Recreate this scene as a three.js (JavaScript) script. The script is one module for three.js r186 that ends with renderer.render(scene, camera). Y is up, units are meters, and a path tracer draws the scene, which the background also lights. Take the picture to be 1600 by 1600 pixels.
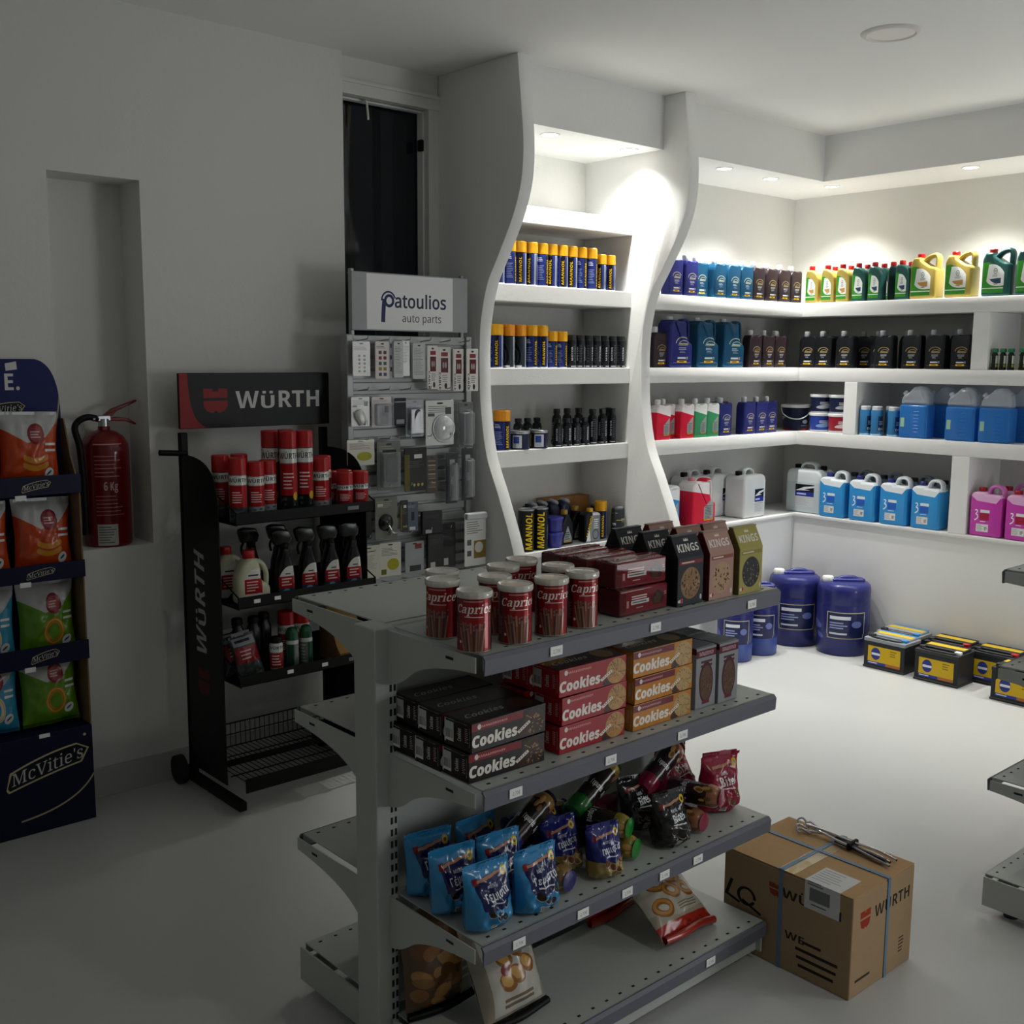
import * as THREE from 'three';
import { RoundedBoxGeometry } from 'three/addons/geometries/RoundedBoxGeometry.js';
import { mergeGeometries, toCreasedNormals } from 'three/addons/utils/BufferGeometryUtils.js';
import { RectAreaLightUniformsLib } from 'three/addons/lights/RectAreaLightUniformsLib.js';
import { ImprovedNoise } from 'three/addons/math/ImprovedNoise.js';

// ---------------------------------------------------------------- camera, sky, exposure
const scene = new THREE.Scene();
scene.background = new THREE.Color(0x1b1f21);           // night outside the window
const camera = new THREE.PerspectiveCamera(50.4, 1, 0.05, 40);
camera.position.set(0, 1.65, 0);
camera.quaternion.setFromRotationMatrix(new THREE.Matrix4().makeBasis(
  new THREE.Vector3(0.74778, 0.00673, 0.66392), new THREE.Vector3(0.08809, 0.99010, -0.10925), new THREE.Vector3(-0.65808, 0.14018, 0.73978)));
const renderer = new THREE.WebGLRenderer({ antialias: true });
renderer.toneMapping = THREE.LinearToneMapping;
renderer.toneMappingExposure = 1.14;
renderer.shadowMap.enabled = true;
RectAreaLightUniformsLib.init();
const SPOT = 4.7, SPOT_ANGLE = 1.0, LAMP = 4, COOLER = 4.2;                   // candela and half-angle of every recessed spot

// ---------------------------------------------------------------- room measures (metres)
const CEIL = 2.885, SOFFIT = 2.639, ZA = -4.07, XB = 5.97, ZF = -3.735, XF = 5.6;   // back wall, right wall, shelf fronts
const S = [2.332, 1.98, 1.605, 1.228, 0.735];                                        // tops of the built-in shelves
const G = [1.055, 0.768, 0.426, 0.123];                                              // tops of the gondola shelves

// ---------------------------------------------------------------- helpers
let seed = 7;
const rnd = () => { seed = (seed + 0x6d2b79f5) | 0; let t = Math.imul(seed ^ (seed >>> 15), 1 | seed); t = (t + Math.imul(t ^ (t >>> 7), 61 | t)) ^ t; return ((t ^ (t >>> 14)) >>> 0) / 4294967296; };
const rr = (a, b) => a + (b - a) * rnd();
const PI = Math.PI, R = d => d * PI / 180, noise = new ImprovedNoise();
const counts = {}, labels = new Map();
function numbered(n) { const k = counts[n] = (counts[n] ?? -1) + 1; return k ? n + '_' + String(k).padStart(3, '0') : n; }
function mat(color, roughness = 0.6, o = {}) { return new THREE.MeshPhysicalMaterial({ color, roughness, ...o }); }
function tag(o, label, category, group) {
  if (label.split(/\s+/).length > 16) label = label.replace(/ of (two|three|four|five|six|seven)$/, '');
  const w = label.split(/\s+/).length;
  if (w < 4 || w > 16) console.log('LABEL LENGTH', w, label);
  if (labels.has(label) && !group) console.log('LABEL TWICE', label);
  labels.set(label, 1);
  o.userData = { ...o.userData, label, category };
  if (group) o.userData.group = group;
  return o;
}
function thing(name, label, category, [x, y, z] = [0, 0, 0], turn = 0, group) {
  const o = new THREE.Group(); o.name = numbered(name); scene.add(o); o.position.set(x, y, z); o.rotation.y = turn;
  return tag(o, label, category, group);
}
function proto(name, category, build) { const o = new THREE.Group(); o.name = name; o.userData.category = category; build(o); return o; }
function put(p, [x, y, z], turn, label, group, rot, order) {              // a copy of a thing with its parts, under a name and label of its own
  const o = p.clone(); o.name = numbered(p.name); scene.add(o); o.position.set(x, y, z);
  if (order) o.rotation.order = order;
  if (rot) { o.rotation.set(...rot); o.position.y += y + .0006 - new THREE.Box3().setFromObject(o, true).min.y; } else o.rotation.y = turn;   // a leaning thing still rests on y
  return tag(o, label, p.userData.category, group);
}
function obj(name, g, m, parent = scene, label) {
  const o = new THREE.Mesh(Array.isArray(g) ? merge(g) : g, m); o.name = parent === scene ? numbered(name) : name; parent.add(o);
  if (label) o.userData.label = label;
  return o;
}
function struct(name, g, m) { const o = obj(name, g, m); o.userData.kind = 'structure'; return o; }
const ORD = ['leftmost', 'second', 'third', 'fourth', 'fifth', 'sixth', 'seventh', 'eighth', 'ninth', 'tenth', 'eleventh', 'twelfth'];
const nth = i => i ? ORD[i] + ' from left' : 'leftmost';
function clean(g) {
  g = g.index ? g.toNonIndexed() : g;
  for (const k of Object.keys(g.attributes)) if (!['position', 'normal', 'uv'].includes(k)) g.deleteAttribute(k);
  if (!g.attributes.uv) g.setAttribute('uv', new THREE.Float32BufferAttribute(new Float32Array(g.attributes.position.count * 2), 2));
  g.morphAttributes = {}; return g;
}
function merge(list) { return list.length === 1 ? list[0] : mergeGeometries(list.map(clean), false); }
const bx = (x0, x1, y0, y1, z0, z1) => metric(new THREE.BoxGeometry(x1 - x0, y1 - y0, z1 - z0).translate((x0 + x1) / 2, (y0 + y1) / 2, (z0 + z1) / 2));
function metric(g) {                                                  // uv in metres, by the way each face points
  const p = g.attributes.position, n = g.attributes.normal, uv = g.attributes.uv;
  for (let i = 0; i < p.count; i++) {
    const ax = Math.abs(n.getX(i)), ay = Math.abs(n.getY(i)), az = Math.abs(n.getZ(i));
    if (ay > ax && ay > az) uv.setXY(i, p.getX(i), p.getZ(i)); else if (ax > az) uv.setXY(i, p.getZ(i), p.getY(i)); else uv.setXY(i, p.getX(i), p.getY(i));
  }
  return g;
}
const rb = (w, h, d, r, x = 0, y = 0, z = 0, s = 2) => new RoundedBoxGeometry(w, h, d, s, r).translate(x, y, z);
const cyl = (r, h, x = 0, y = 0, z = 0, n = 20, r2 = r) => new THREE.CylinderGeometry(r2, r, h, n).translate(x, y + h / 2, z);   // base at y
function bar(a, b, r, n = 8) {                                        // a round bar from a to b
  const A = new THREE.Vector3(...a), B = new THREE.Vector3(...b), d = B.clone().sub(A), g = new THREE.CylinderGeometry(r, r, d.length(), n);
  g.applyQuaternion(new THREE.Quaternion().setFromUnitVectors(new THREE.Vector3(0, 1, 0), d.clone().normalize()));
  return g.translate((A.x + B.x) / 2, (A.y + B.y) / 2, (A.z + B.z) / 2);
}
const tube = (pts, r, n = 24, k = 8) => new THREE.TubeGeometry(new THREE.CatmullRomCurve3(pts.map(p => new THREE.Vector3(...p))), n, r, k);
function lathe(pts, n = 24) {                                         // v follows the height, the middle of the texture faces +z
  const g = new THREE.LatheGeometry(pts.map(p => new THREE.Vector2(...p)), n), p = g.attributes.position, uv = g.attributes.uv;
  const ys = pts.map(q => q[1]), a = Math.min(...ys), b = Math.max(...ys);
  for (let i = 0; i < p.count; i++) uv.setY(i, (p.getY(i) - a) / (b - a));
  return toCreasedNormals(g.rotateY(PI), 0.7);
}
const poly = pts => { const s = new THREE.Shape(); pts.forEach(([x, y], i) => i ? s.lineTo(x, y) : s.moveTo(x, y)); s.closePath(); return s; };
function roundPoly(pts, r) {                                          // a polygon with rounded corners; a point may bring its own radius
  const s = new THREE.Shape(), n = pts.length;
  pts.forEach((p, i) => {
    const a = pts[(i + n - 1) % n], b = pts[(i + 1) % n], la = Math.hypot(a[0] - p[0], a[1] - p[1]), lb = Math.hypot(b[0] - p[0], b[1] - p[1]), q = Math.min(p[2] ?? r, la * .48, lb * .48);
    const u = [p[0] + (a[0] - p[0]) * q / la, p[1] + (a[1] - p[1]) * q / la], v = [p[0] + (b[0] - p[0]) * q / lb, p[1] + (b[1] - p[1]) * q / lb];
    i ? s.lineTo(...u) : s.moveTo(...u); s.quadraticCurveTo(p[0], p[1], ...v);
  });
  s.closePath(); return s;
}
// a moulded slab: a front outline with depth and rounded edges, centred on z; the print lies flat on the front
function slab(shape, depth, bevel, holes = [], seg = 3, curve = 5) {
  for (const h of holes) shape.holes.push(h);
  let g = new THREE.ExtrudeGeometry(shape, { depth: depth - 2 * bevel, bevelEnabled: bevel > 0, bevelThickness: bevel, bevelSize: bevel, bevelOffset: -bevel, bevelSegments: seg, curveSegments: curve });
  g.translate(0, 0, -depth / 2 + bevel); g.computeBoundingBox();
  const { min, max } = g.boundingBox, p = g.attributes.position, uv = g.attributes.uv;
  for (let i = 0; i < p.count; i++) uv.setXY(i, (p.getX(i) - min.x) / (max.x - min.x), (p.getY(i) - min.y) / (max.y - min.y));
  return toCreasedNormals(g, 0.75);
}
// a moulded grip: a flattened bar bent through the given points of the front outline
function grip(pts, r, depth) { return tube(pts.map(([x, y]) => [x, y, 0]), r, 20, 10).scale(1, 1, depth / (2 * r)); }
// a carton: six faces of a rounded box, each with its own window [u0,v0,u1,v1] of the print: +x -x +y -y +z -z
function carton(w, h, d, cells, r = 0.0015) {
  const g = new RoundedBoxGeometry(w, h, d, 1, r), uv = g.attributes.uv, per = uv.count / 6;
  for (let i = 0; i < uv.count; i++) {
    const c = cells[Math.floor(i / per)], u = Math.min(1, Math.max(0, uv.getX(i))), v = Math.min(1, Math.max(0, uv.getY(i)));
    uv.setXY(i, c[0] + u * (c[2] - c[0]), c[1] + v * (c[3] - c[1]));
  }
  return g.translate(0, h / 2, 0);
}
// a filled foil bag standing on y = 0: kind 'pouch' has a gusset at the bottom, 'pillow' is sealed at both ends
function bag(w, h, t, kind, s, crease = 1) {
  const nu = 22, nv = 26, pos = [], uv = [], idx = [];
  for (const side of [1, -1]) for (let j = 0; j <= nv; j++) for (let i = 0; i <= nu; i++) {
    const u = i / nu, v = j / nv, e = Math.abs(2 * u - 1);
    let prof = kind === 'pouch' ? Math.min(1, .55 + v * 3) * (v < .3 ? 1 : Math.pow(Math.max(0, (0.93 - v) / .63), .75)) : Math.pow(Math.max(0, Math.sin(PI * Math.min(1, Math.max(0, (v - .05) / .9)))), .55);
    const edge = Math.pow(Math.max(0, 1 - Math.pow(e, kind === 'pouch' ? 3.2 : 2.6)), .6);
    const n1 = noise.noise(u * 5 + s, v * 5, side * 3 + s), n2 = noise.noise(u * 13 + s, v * 9, side * 7 + s), n3 = Math.abs(noise.noise(u * 3 + v * 6 + s, v * 2 - u * 5, side + s * 2));
    let z = side * (t / 2 * prof * edge * (1 + .22 * n1 * crease) + .0006) + crease * t * (.035 * n2 + .05 * (n3 - .2)) * edge * Math.min(1, prof * 2);
    const waist = 1 - .05 * prof * crease * (1 - Math.abs(v - .5));
    let x = (u - .5) * w * waist, y = v * h;
    if (v > .93 || (kind === 'pillow' && v < .06)) z += .0016 * Math.sin(u * 60) * crease + (.012 * crease * noise.noise(u * 3 + s, 2, s));
    if (kind === 'pouch') y += (v < .08 ? .006 * e * e : 0);
    pos.push(x, y, z); uv.push(side > 0 ? u : u, v);
  }
  const at = (sd, i, j) => sd * (nu + 1) * (nv + 1) + j * (nu + 1) + i;
  for (let j = 0; j < nv; j++) for (let i = 0; i < nu; i++) {
    idx.push(at(0, i, j), at(0, i + 1, j), at(0, i + 1, j + 1), at(0, i, j), at(0, i + 1, j + 1), at(0, i, j + 1));
    idx.push(at(1, i, j), at(1, i + 1, j + 1), at(1, i + 1, j), at(1, i, j), at(1, i, j + 1), at(1, i + 1, j + 1));
  }
  const st = (a, b, c, d) => idx.push(a, b, c, a, c, d);
  for (let j = 0; j < nv; j++) { st(at(0, 0, j), at(0, 0, j + 1), at(1, 0, j + 1), at(1, 0, j)); st(at(0, nu, j + 1), at(0, nu, j), at(1, nu, j), at(1, nu, j + 1)); }
  for (let i = 0; i < nu; i++) { st(at(0, i, nv), at(0, i + 1, nv), at(1, i + 1, nv), at(1, i, nv)); st(at(0, i + 1, 0), at(0, i, 0), at(1, i, 0), at(1, i + 1, 0)); }
  const g = new THREE.BufferGeometry();
  g.setAttribute('position', new THREE.Float32BufferAttribute(pos, 3)); g.setAttribute('uv', new THREE.Float32BufferAttribute(uv, 2)); g.setIndex(idx); g.computeVertexNormals();
  return g;
}
// ---------------------------------------------------------------- prints
function T(w, h, draw, rep) {
  const cv = document.createElement('canvas'); cv.width = w; cv.height = h; const c = cv.getContext('2d');
  draw(c, w, h);
  const t = new THREE.CanvasTexture(cv); t.colorSpace = THREE.SRGBColorSpace; t.anisotropy = 8;
  if (rep) t.wrapS = t.wrapT = THREE.RepeatWrapping;
  return t;
}
const rect = (c, col, x, y, w, h) => { c.fillStyle = col; c.fillRect(x, y, w, h); };
const disc = (c, col, x, y, rx, ry = rx, a = 0) => { c.fillStyle = col; c.beginPath(); c.ellipse(x, y, rx, ry, a, 0, 7); c.fill(); };
const ring = (c, col, x, y, rx, ry, lw, a0 = 0, a1 = 7, rot = 0) => { c.strokeStyle = col; c.lineWidth = lw; c.beginPath(); c.ellipse(x, y, rx, ry, rot, a0, a1); c.stroke(); };
function txt(c, s, x, y, size, col, o = {}) {
  c.save(); c.translate(x, y); c.rotate(o.rot ?? 0); if (o.skew) c.transform(1, 0, o.skew, 1, 0, 0); if (o.sx) c.scale(o.sx, 1);
  c.font = (o.style ?? 'bold') + ' ' + size + 'px ' + (o.font ?? 'sans-serif'); c.textAlign = o.align ?? 'center'; c.textBaseline = 'middle';
  if (o.stroke) { c.strokeStyle = o.stroke; c.lineWidth = o.lw ?? size * .14; c.lineJoin = 'round'; c.strokeText(s, 0, 0); }
  c.fillStyle = col; c.fillText(s, 0, 0); c.restore();
}
// rows of small print too fine to read
function lines(c, col, x, y, w, n, step, th, jitter = .4, center = false) { for (let i = 0; i < n; i++) { const q = w * (1 - jitter * rnd()); rect(c, col, center ? x + (w - q) / 2 : x, y + i * step, q, th); } }
function barcode(c, x, y, w, h) { rect(c, '#e8e8e4', x, y, w, h); for (let q = x + w * .08; q < x + w * .92;) { const b = rr(.6, 2.4) * w / 60; rect(c, '#1c1c1c', q, y + h * .1, b, h * .75); q += b + rr(.6, 2.2) * w / 60; } }
function shape(c, col, pts) { c.fillStyle = col; c.beginPath(); pts.forEach(([x, y], i) => i ? c.lineTo(x, y) : c.moveTo(x, y)); c.closePath(); c.fill(); }
const printed = (t, roughness = .45, o = {}) => mat(0xffffff, roughness, { map: t, specularIntensity: .5, ...o });
function grain(w, base, amp, scale) {                                 // even fine grain for paint, card and sheet metal
  const d = new Uint8Array(w * w * 4);
  for (let y = 0; y < w; y++) for (let x = 0; x < w; x++) {
    const a = x / w * 2 * PI, b = y / w * 2 * PI, q = scale;
    const v = noise.noise(Math.cos(a) * q + 9, Math.sin(a) * q, Math.cos(b) * q) + noise.noise(Math.sin(b) * q * 3, Math.cos(a) * q * 3, Math.sin(a) * q * 3 + Math.cos(b) * q * 3) * .6 + (rnd() - .5) * .7, i = (y * w + x) * 4;
    d[i] = d[i + 1] = d[i + 2] = Math.max(0, Math.min(255, base + v * amp)); d[i + 3] = 255;
  }
  const t = new THREE.DataTexture(d, w, w); t.magFilter = THREE.LinearFilter; t.wrapS = t.wrapT = THREE.RepeatWrapping; t.needsUpdate = true; return t;
}
const grainTex = grain(256, 128, 60, 4);
const withRep = (t, r) => { const q = t.clone(); q.repeat.set(r, r); q.needsUpdate = true; return q; };
const M = {
  wall: mat(0xdcdcd8, .85, { bumpMap: withRep(grainTex, 1.7), bumpScale: .0012 }),
  built: mat(0xe9e9e7, .62, { bumpMap: withRep(grainTex, 2.3), bumpScale: .0007 }),
  ceil: mat(0xececea, .9),
  floor: mat(0xc4c5c3, .34, { bumpMap: withRep(grainTex, 1.1), bumpScale: .0006 }),
  skirting: mat(0xb4b4b0, .5),
  metal: mat(0xb4b9b4, .42, { metalness: .0, bumpMap: withRep(grainTex, 3), bumpScale: .0002 }),
  rail: mat(0x62646f, .45),
  slot: mat(0x101010, .8),
  black: mat(0x070708, .5, { specularIntensity: .4 }), blackGloss: mat(0x0c0c0d, .25), grey: mat(0x77797b, .5), darkGrey: mat(0x2a2b2d, .5), white: mat(0xe6e6e2, .45), silver: mat(0xb9bcc0, .28, { metalness: .9 }), chrome: mat(0xd8dadc, .12, { metalness: 1 }),
  red: mat(0xb01218, .35), yellow: mat(0xf2b414, .4), orange: mat(0xef8d10, .4), navy: mat(0x1b1f63, .35), tagWhite: mat(0xf0f0ee, .5),
  clear: mat(0xf4f6f8, .12, { transmission: .92, thickness: 0, ior: 1.3 }),
};
// ---------------------------------------------------------------- the room
struct('floor', [bx(-2.6, 6.1, -.12, 0, -4.4, 2.7)], M.floor);
struct('ceiling', [bx(-2.6, 6.1, CEIL, CEIL + .12, -4.4, 2.7)], M.ceil);
const ZL = -3.95, NX0 = 1.364, NX1 = 1.692, NY0 = .944, NY1 = 2.279, NZ = -4.13, LX = 2.568;
struct('wall_left', [bx(-2.5, NX0, 0, CEIL, -4.35, ZL), bx(NX1, LX, 0, CEIL, -4.35, ZL), bx(NX0, NX1, 0, NY0, -4.35, ZL), bx(NX0, NX1, NY1, CEIL, -4.35, ZL), bx(NX0, NX1, NY0, NY1, -4.35, NZ)], M.wall);
const ZW = -4.0, WX1 = 3.045, WY0 = .9, WY1 = 2.735;
struct('wall_back', [bx(LX, 3.1, 0, WY0, -4.35, ZW), bx(LX, 3.1, WY1 + .05, CEIL, -4.35, ZW), bx(3.1, 6.1, 0, CEIL, -4.35, ZA)], M.wall);
struct('wall_right', [bx(XB, 6.1, 0, CEIL, -4.07, 2.5)], M.wall);
struct('wall_front', [bx(-2.6, 6.1, 0, CEIL, 2.5, 2.7)], M.wall);
struct('wall_side', [bx(-2.6, -2.5, 0, CEIL, -4.35, 2.5)], M.wall);
struct('baseboard_left', [rb(2.9, .115, .012, .003, LX - 1.45, .0575, ZL + .006), bx(-2.5, -.3, 0, .115, ZL, ZL + .012)], M.skirting);
// the window beside the shelves
{
  const w = struct('window_1', [bx(LX, 3.1, WY1, WY1 + .045, ZW - .05, ZW + .012), bx(WX1, 3.1, WY0, WY1, ZW - .12, ZW + .004), bx(LX, 3.1, WY1 + .045, WY1 + .058, ZW, ZW + .022), bx(LX, 3.1, WY0 - .04, WY0, ZW - .12, ZW + .01)], M.wall);
  obj('window_frame', [bx(LX, WX1, WY1 - .012, WY1 - .004, ZW - .06, ZW - .03), bx(WX1 - .008, WX1, WY0, WY1 - .01, ZW - .07, ZW - .03)], M.white, w);
  obj('window_pane', bx(LX, WX1, WY0, WY1, ZW - .085, ZW - .08), mat(0x9aa2a8, .04, { transmission: 1, thickness: 0 }), w, 'dark night glass');
  for (const x of [2.70, 2.84]) obj('mullion', bx(x - .012, x + .012, WY0, WY1, ZW - .12, ZW - .09), mat(0x3b3f42, .6), w);
  obj('latch', rb(.018, .05, .03, .005, WX1 - .012, 2.585, ZW - .04), M.black, w);
  obj('hook', tube([[2.72, 2.728, ZW - .03], [2.72, 2.722, ZW - .005], [2.723, 2.69, ZW + .0], [2.726, 2.645, ZW + .002]], .005, 16, 6), M.white, w);
}
// soffit over the shelves, panels under the lowest shelf
struct('trim_soffit', [bx(3.165, XB, SOFFIT, CEIL, ZA, -3.55), bx(5.475, XB, SOFFIT, CEIL, -3.55, 2.5)], M.built);
struct('trim_panel_back', [bx(3.165, 4.11, 0, S[4] - .02, ZA, ZF - .012), bx(4.175, XF + .02, 0, S[4] - .02, ZA, ZF - .012)], M.built);
struct('trim_panel_right', [bx(XF + .02, XB, 0, S[4] - .02, ZA, 1.0)], M.built);
// the two wavy partitions
function partition(x0, x1, dz, back) {
  const P = [[-3.47, 2.885], [-3.445, 2.68], [-3.43, 2.53], [-3.44, 2.38], [-3.49, 2.24], [-3.585, 2.08], [-3.655, 1.965], [-3.695, 1.82], [-3.706, 1.7], [-3.705, 1.59], [-3.695, 1.42], [-3.655, 1.22], [-3.575, 1.05], [-3.48, .83], [-3.42, .6], [-3.4, .35], [-3.4, 0]].map(([z, y]) => new THREE.Vector2(z + dz, y));
  const s = new THREE.Shape(); s.moveTo(back, 0); s.lineTo(back, CEIL); s.lineTo(P[0].x, CEIL); s.splineThru(P.slice(1)); s.closePath();
  let g = new THREE.ExtrudeGeometry(s, { depth: x1 - x0 - .008, bevelEnabled: true, bevelThickness: .004, bevelSize: .004, bevelOffset: -.004, bevelSegments: 2, curveSegments: 90 });
  g = toCreasedNormals(g, .6).rotateY(-PI / 2).translate(x1 - .004, 0, 0);
  return metric(g);
}
struct('wall_partition_left', partition(3.1, 3.165, 0, ZW), M.built);
struct('wall_partition_right', partition(4.11, 4.178, .045, ZA), M.built);
// built-in shelves
const where = ['top', 'second', 'third', 'fourth', 'lowest'];
S.forEach((y, i) => {
  const t = i === 4 ? .02 : .078;
  const o = obj('alcove_shelf', rb(.945, t, ZF - ZA, .004, 3.6375, y - t / 2, (ZF + ZA) / 2), M.built);
  tag(o, 'white plastered shelf between the two wavy partitions, ' + where[i] + ' of five', 'shelf', 'shelves of the narrow alcove');
});
for (let i = 1; i < 5; i++) {
  const t = i === 4 ? .02 : .078, y = S[i];
  const s = poly([[4.178, ZA], [XB, ZA], [XB, 1], [XF, 1], [XF, ZF], [4.178, ZF]].map(([x, z]) => [x, -z]));
  let g = new THREE.ExtrudeGeometry(s, { depth: t - .006, bevelEnabled: true, bevelThickness: .003, bevelSize: .003, bevelOffset: -.003, bevelSegments: 2 });
  g = metric(toCreasedNormals(g.rotateX(-PI / 2).translate(0, y - t + .003, 0), .6));
  const o = thing('corner_shelf', 'long white plastered shelf turning the room corner, ' + ['', 'highest', 'second highest', 'third highest', 'lowest'][i] + ' of four', 'shelf', [0, 0, 0], 0, 'long corner shelves');
  obj('shelf_board', g, M.built, o);
  const dv = { 2: [-2.70, -2.614], 3: [-3.432, -3.35], 4: [-2.767, -2.67] }[i];
  if (dv) obj('divider', rb(XB - XF, S[i - 1] - .078 - y, dv[1] - dv[0], .003, (XB + XF) / 2, (S[i - 1] - .078 + y) / 2, (dv[0] + dv[1]) / 2), M.built, o);
}
// recessed spots in the soffit: a glowing disc and a light of the same size just under it
const glow = mat(0xfffff4, .4, { emissive: 0xfffbe8, emissiveIntensity: 6 });
const spotPlace = [['left', 3.472, -3.665], ['right', 3.994, -3.665], ['left', 4.732, -3.667], ['right', 5.174, -3.69], ['', 5.653, -3.608], ['', 5.61, -2.77], ['', 5.61, -1.93], ['', 5.61, -1.09], ['', 5.61, -.25]];
spotPlace.forEach(([side, x, z], i) => {
  const label = i < 2 ? 'round recessed spotlight glowing over the narrow alcove, ' + side + ' of its two'
    : i < 4 ? 'round recessed spotlight glowing over the dark oil bottles, ' + side + ' of its two'
      : i === 4 ? 'round recessed spotlight glowing in the inner corner of the soffit' : i === 5 ? 'round recessed spotlight glowing over the gold and green canisters' : 'round recessed spotlight further along the right soffit, number ' + ORD[i - 5];
  const o = thing('recessed_spotlight', label, 'spotlight', [x, SOFFIT, z], 0, 'recessed spotlights in the soffit');
  obj('trim_ring', lathe([[.036, .004], [.0365, -.003], [.043, -.0045], [.046, -.002], [.046, .002]], 32), M.white, o);
  obj('lens', cyl(.036, .004, 0, -.003, 0, 28), glow, o);
  const l = new THREE.SpotLight(0xfffef8, i < 2 ? SPOT * .72 : SPOT, 0, i < 2 ? 1.06 : SPOT_ANGLE, 1, 2);
  l.position.set(0, -.012, 0); l.target.position.set(0, -2, 0); l.name = 'spot_beam'; o.add(l, l.target); l.target.name = 'spot_aim';
  l.castShadow = true; l.shadow.radius = 1.6; l.shadow.mapSize.set(1024, 1024); l.shadow.bias = -.0004;
});
{ // the lit twin of the ceiling downlight, behind the camera, out of the picture: it gives the soft light on the box and the goods that face the camera
  const o = thing('ceiling_light', 'large round ceiling downlight, switched on, out of sight behind the viewer', 'ceiling light', [2.3, CEIL, 1.0]);
  obj('trim_ring', lathe([[.085, .002], [.086, -.004], [.092, -.009], [.108, -.007], [.114, -.001], [.114, .002]], 40), M.white, o);
  obj('diffuser', cyl(.0855, .004, 0, -.004, 0, 36), mat(0xf4f2ec, .5, { emissive: 0xfff4e4, emissiveIntensity: 2 }), o);
  const l = new THREE.SpotLight(0xfffdf6, LAMP, 0, 1.45, .5, 2); l.position.set(0, -.02, 0); l.target.position.set(0, -2, 0); l.name = 'lamp_beam'; l.target.name = 'lamp_aim'; o.add(l, l.target);
  l.castShadow = true; l.shadow.radius = 4.5; l.shadow.mapSize.set(1024, 1024); l.shadow.bias = -.0004;
}
{ // an upright drinks cooler with a lit front, out of the picture to the right: its level light reaches the far left wall and the goods facing the camera
  const o = thing('drinks_cooler', 'tall black drinks cooler with lit glass front, out of sight to the right', 'cooler', [4.95, 0, 1.6], PI + .76);
  obj('cabinet', [rb(1.3, .3, .6, .01, 0, .15, 0), rb(1.3, 1.75, .5, .01, 0, 1.17, -.05), rb(.09, 1.75, .12, .008, -.605, 1.17, .24), rb(.09, 1.75, .12, .008, .605, 1.17, .24), rb(1.3, .14, .12, .008, 0, 1.98, .24)], M.black, o);
  obj('lit_front', bx(-.555, .555, .32, 1.9, .2, .206), mat(0xf2f4f2, .4, { emissive: 0xf8fcff, emissiveIntensity: 1.2 }), o);
  const l = new THREE.RectAreaLight(0xfafdff, COOLER, 1.1, 1.56); l.name = 'cooler_glow'; l.position.set(0, 1.11, .225); l.rotation.y = PI; o.add(l);
}
{
  const o = thing('ceiling_light', 'large round ceiling downlight, switched off, flush in the flat ceiling', 'ceiling light', [3.965, CEIL, -2.303]);
  obj('trim_ring', lathe([[.085, .002], [.086, -.004], [.092, -.009], [.108, -.007], [.114, -.001], [.114, .002]], 40), mat(0xd9d7d4, .5), o);
  obj('diffuser', cyl(.0855, .004, 0, -.004, 0, 36), mat(0xe8e4e0, .5), o);
}
// ================================================================ goods in the narrow alcove
const N4 = i => i + 1;
function canBody(r, h, shoulder = .012) { return lathe([[0, .001], [r * .9, 0], [r, .004], [r, .006], [r, h - shoulder], [r * .97, h - shoulder * .6], [r * .8, h - .002], [r * .7, h]], 24); }
function capShape(r, h) { return lathe([[r, 0], [r, h - .004], [r - .003, h - .0005], [0, h]], 24); }
// spray cans: the sleeve of the blue one carries a dark strip with yellow lettering
const sleeve = (base, strip, word, wordCol, extra) => T(512, 256, (c, w, h) => {
  rect(c, base, 0, 0, w, h);
  for (const x of [0, 256]) {
    rect(c, '#9aa0ac', x + 6, 0, 34, h); lines(c, '#e9ecf2', x + 60, 34, 86, 3, 12, 5); lines(c, '#aab4d8', x + 60, 96, 86, 9, 13, 4);
    if (word) { rect(c, strip, x + 168, 0, 60, h); txt(c, word, x + 198, h * .54, 44, wordCol, { rot: -PI / 2, skew: -.15 }); }
  }
  rect(c, '#c9ccd2', 0, 0, w, 9); rect(c, '#cfd2d8', 0, h - 7, w, 7); extra?.(c, w, h);
});
function sprayCan(name, r, h, capH, tex, capCol, capR = r * 1.0) {
  return proto(name, 'spray can', o => {
    obj('body', canBody(r, h - capH + .004), printed(tex, .32, { metalness: .25 }), o);
    obj('cap', capShape(capR, capH).translate(0, h - capH, 0), mat(capCol, .38), o);
  });
}
const blueSleeve = sleeve('#28367e', '#16171c', 'MANNOL', '#f5c518');
const tyreSleeve = sleeve('#2c333c', '#16171c', '', '', (c, w, h) => { for (const x of [128, 384]) { ring(c, '#11151a', x, 165, 66, 84, 34); ring(c, '#7a838d', x, 165, 44, 60, 3); ring(c, '#5b646e', x, 165, 82, 104, 3); rect(c, '#d7d9dc', x - 90, 236, 180, 18); shape(c, '#d0b22c', [[x - 70, 30], [x - 40, 42], [x - 66, 62]]); } });
const tallCan = sprayCan('spray_can', .0315, .197, .05, blueSleeve, 0xf6b20c), shortCan = sprayCan('spray_can', .0305, .172, .047, blueSleeve, 0xf6b20c), tyreCan = sprayCan('spray_can', .0315, .197, .052, tyreSleeve, 0xf09a10), bigCan = sprayCan('spray_can', .04, .185, .05, blueSleeve, 0xf09a10);
const zc = ZF - .045;
[3.262, 3.331, 3.397, 3.464, 3.531, 3.595, 3.658, 3.724, 3.79, 3.857].forEach((x, i) => put(tallCan, [x + .006, S[1], zc - .002 * (i % 3)], [0, 1.25, .1, -.35, 1.05, -.2, .2, 0, .9, 1.2][i], 'tall blue spray can with yellow cap on the second alcove shelf, ' + nth(i), 'tall yellow-capped cans in the alcove'));
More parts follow.
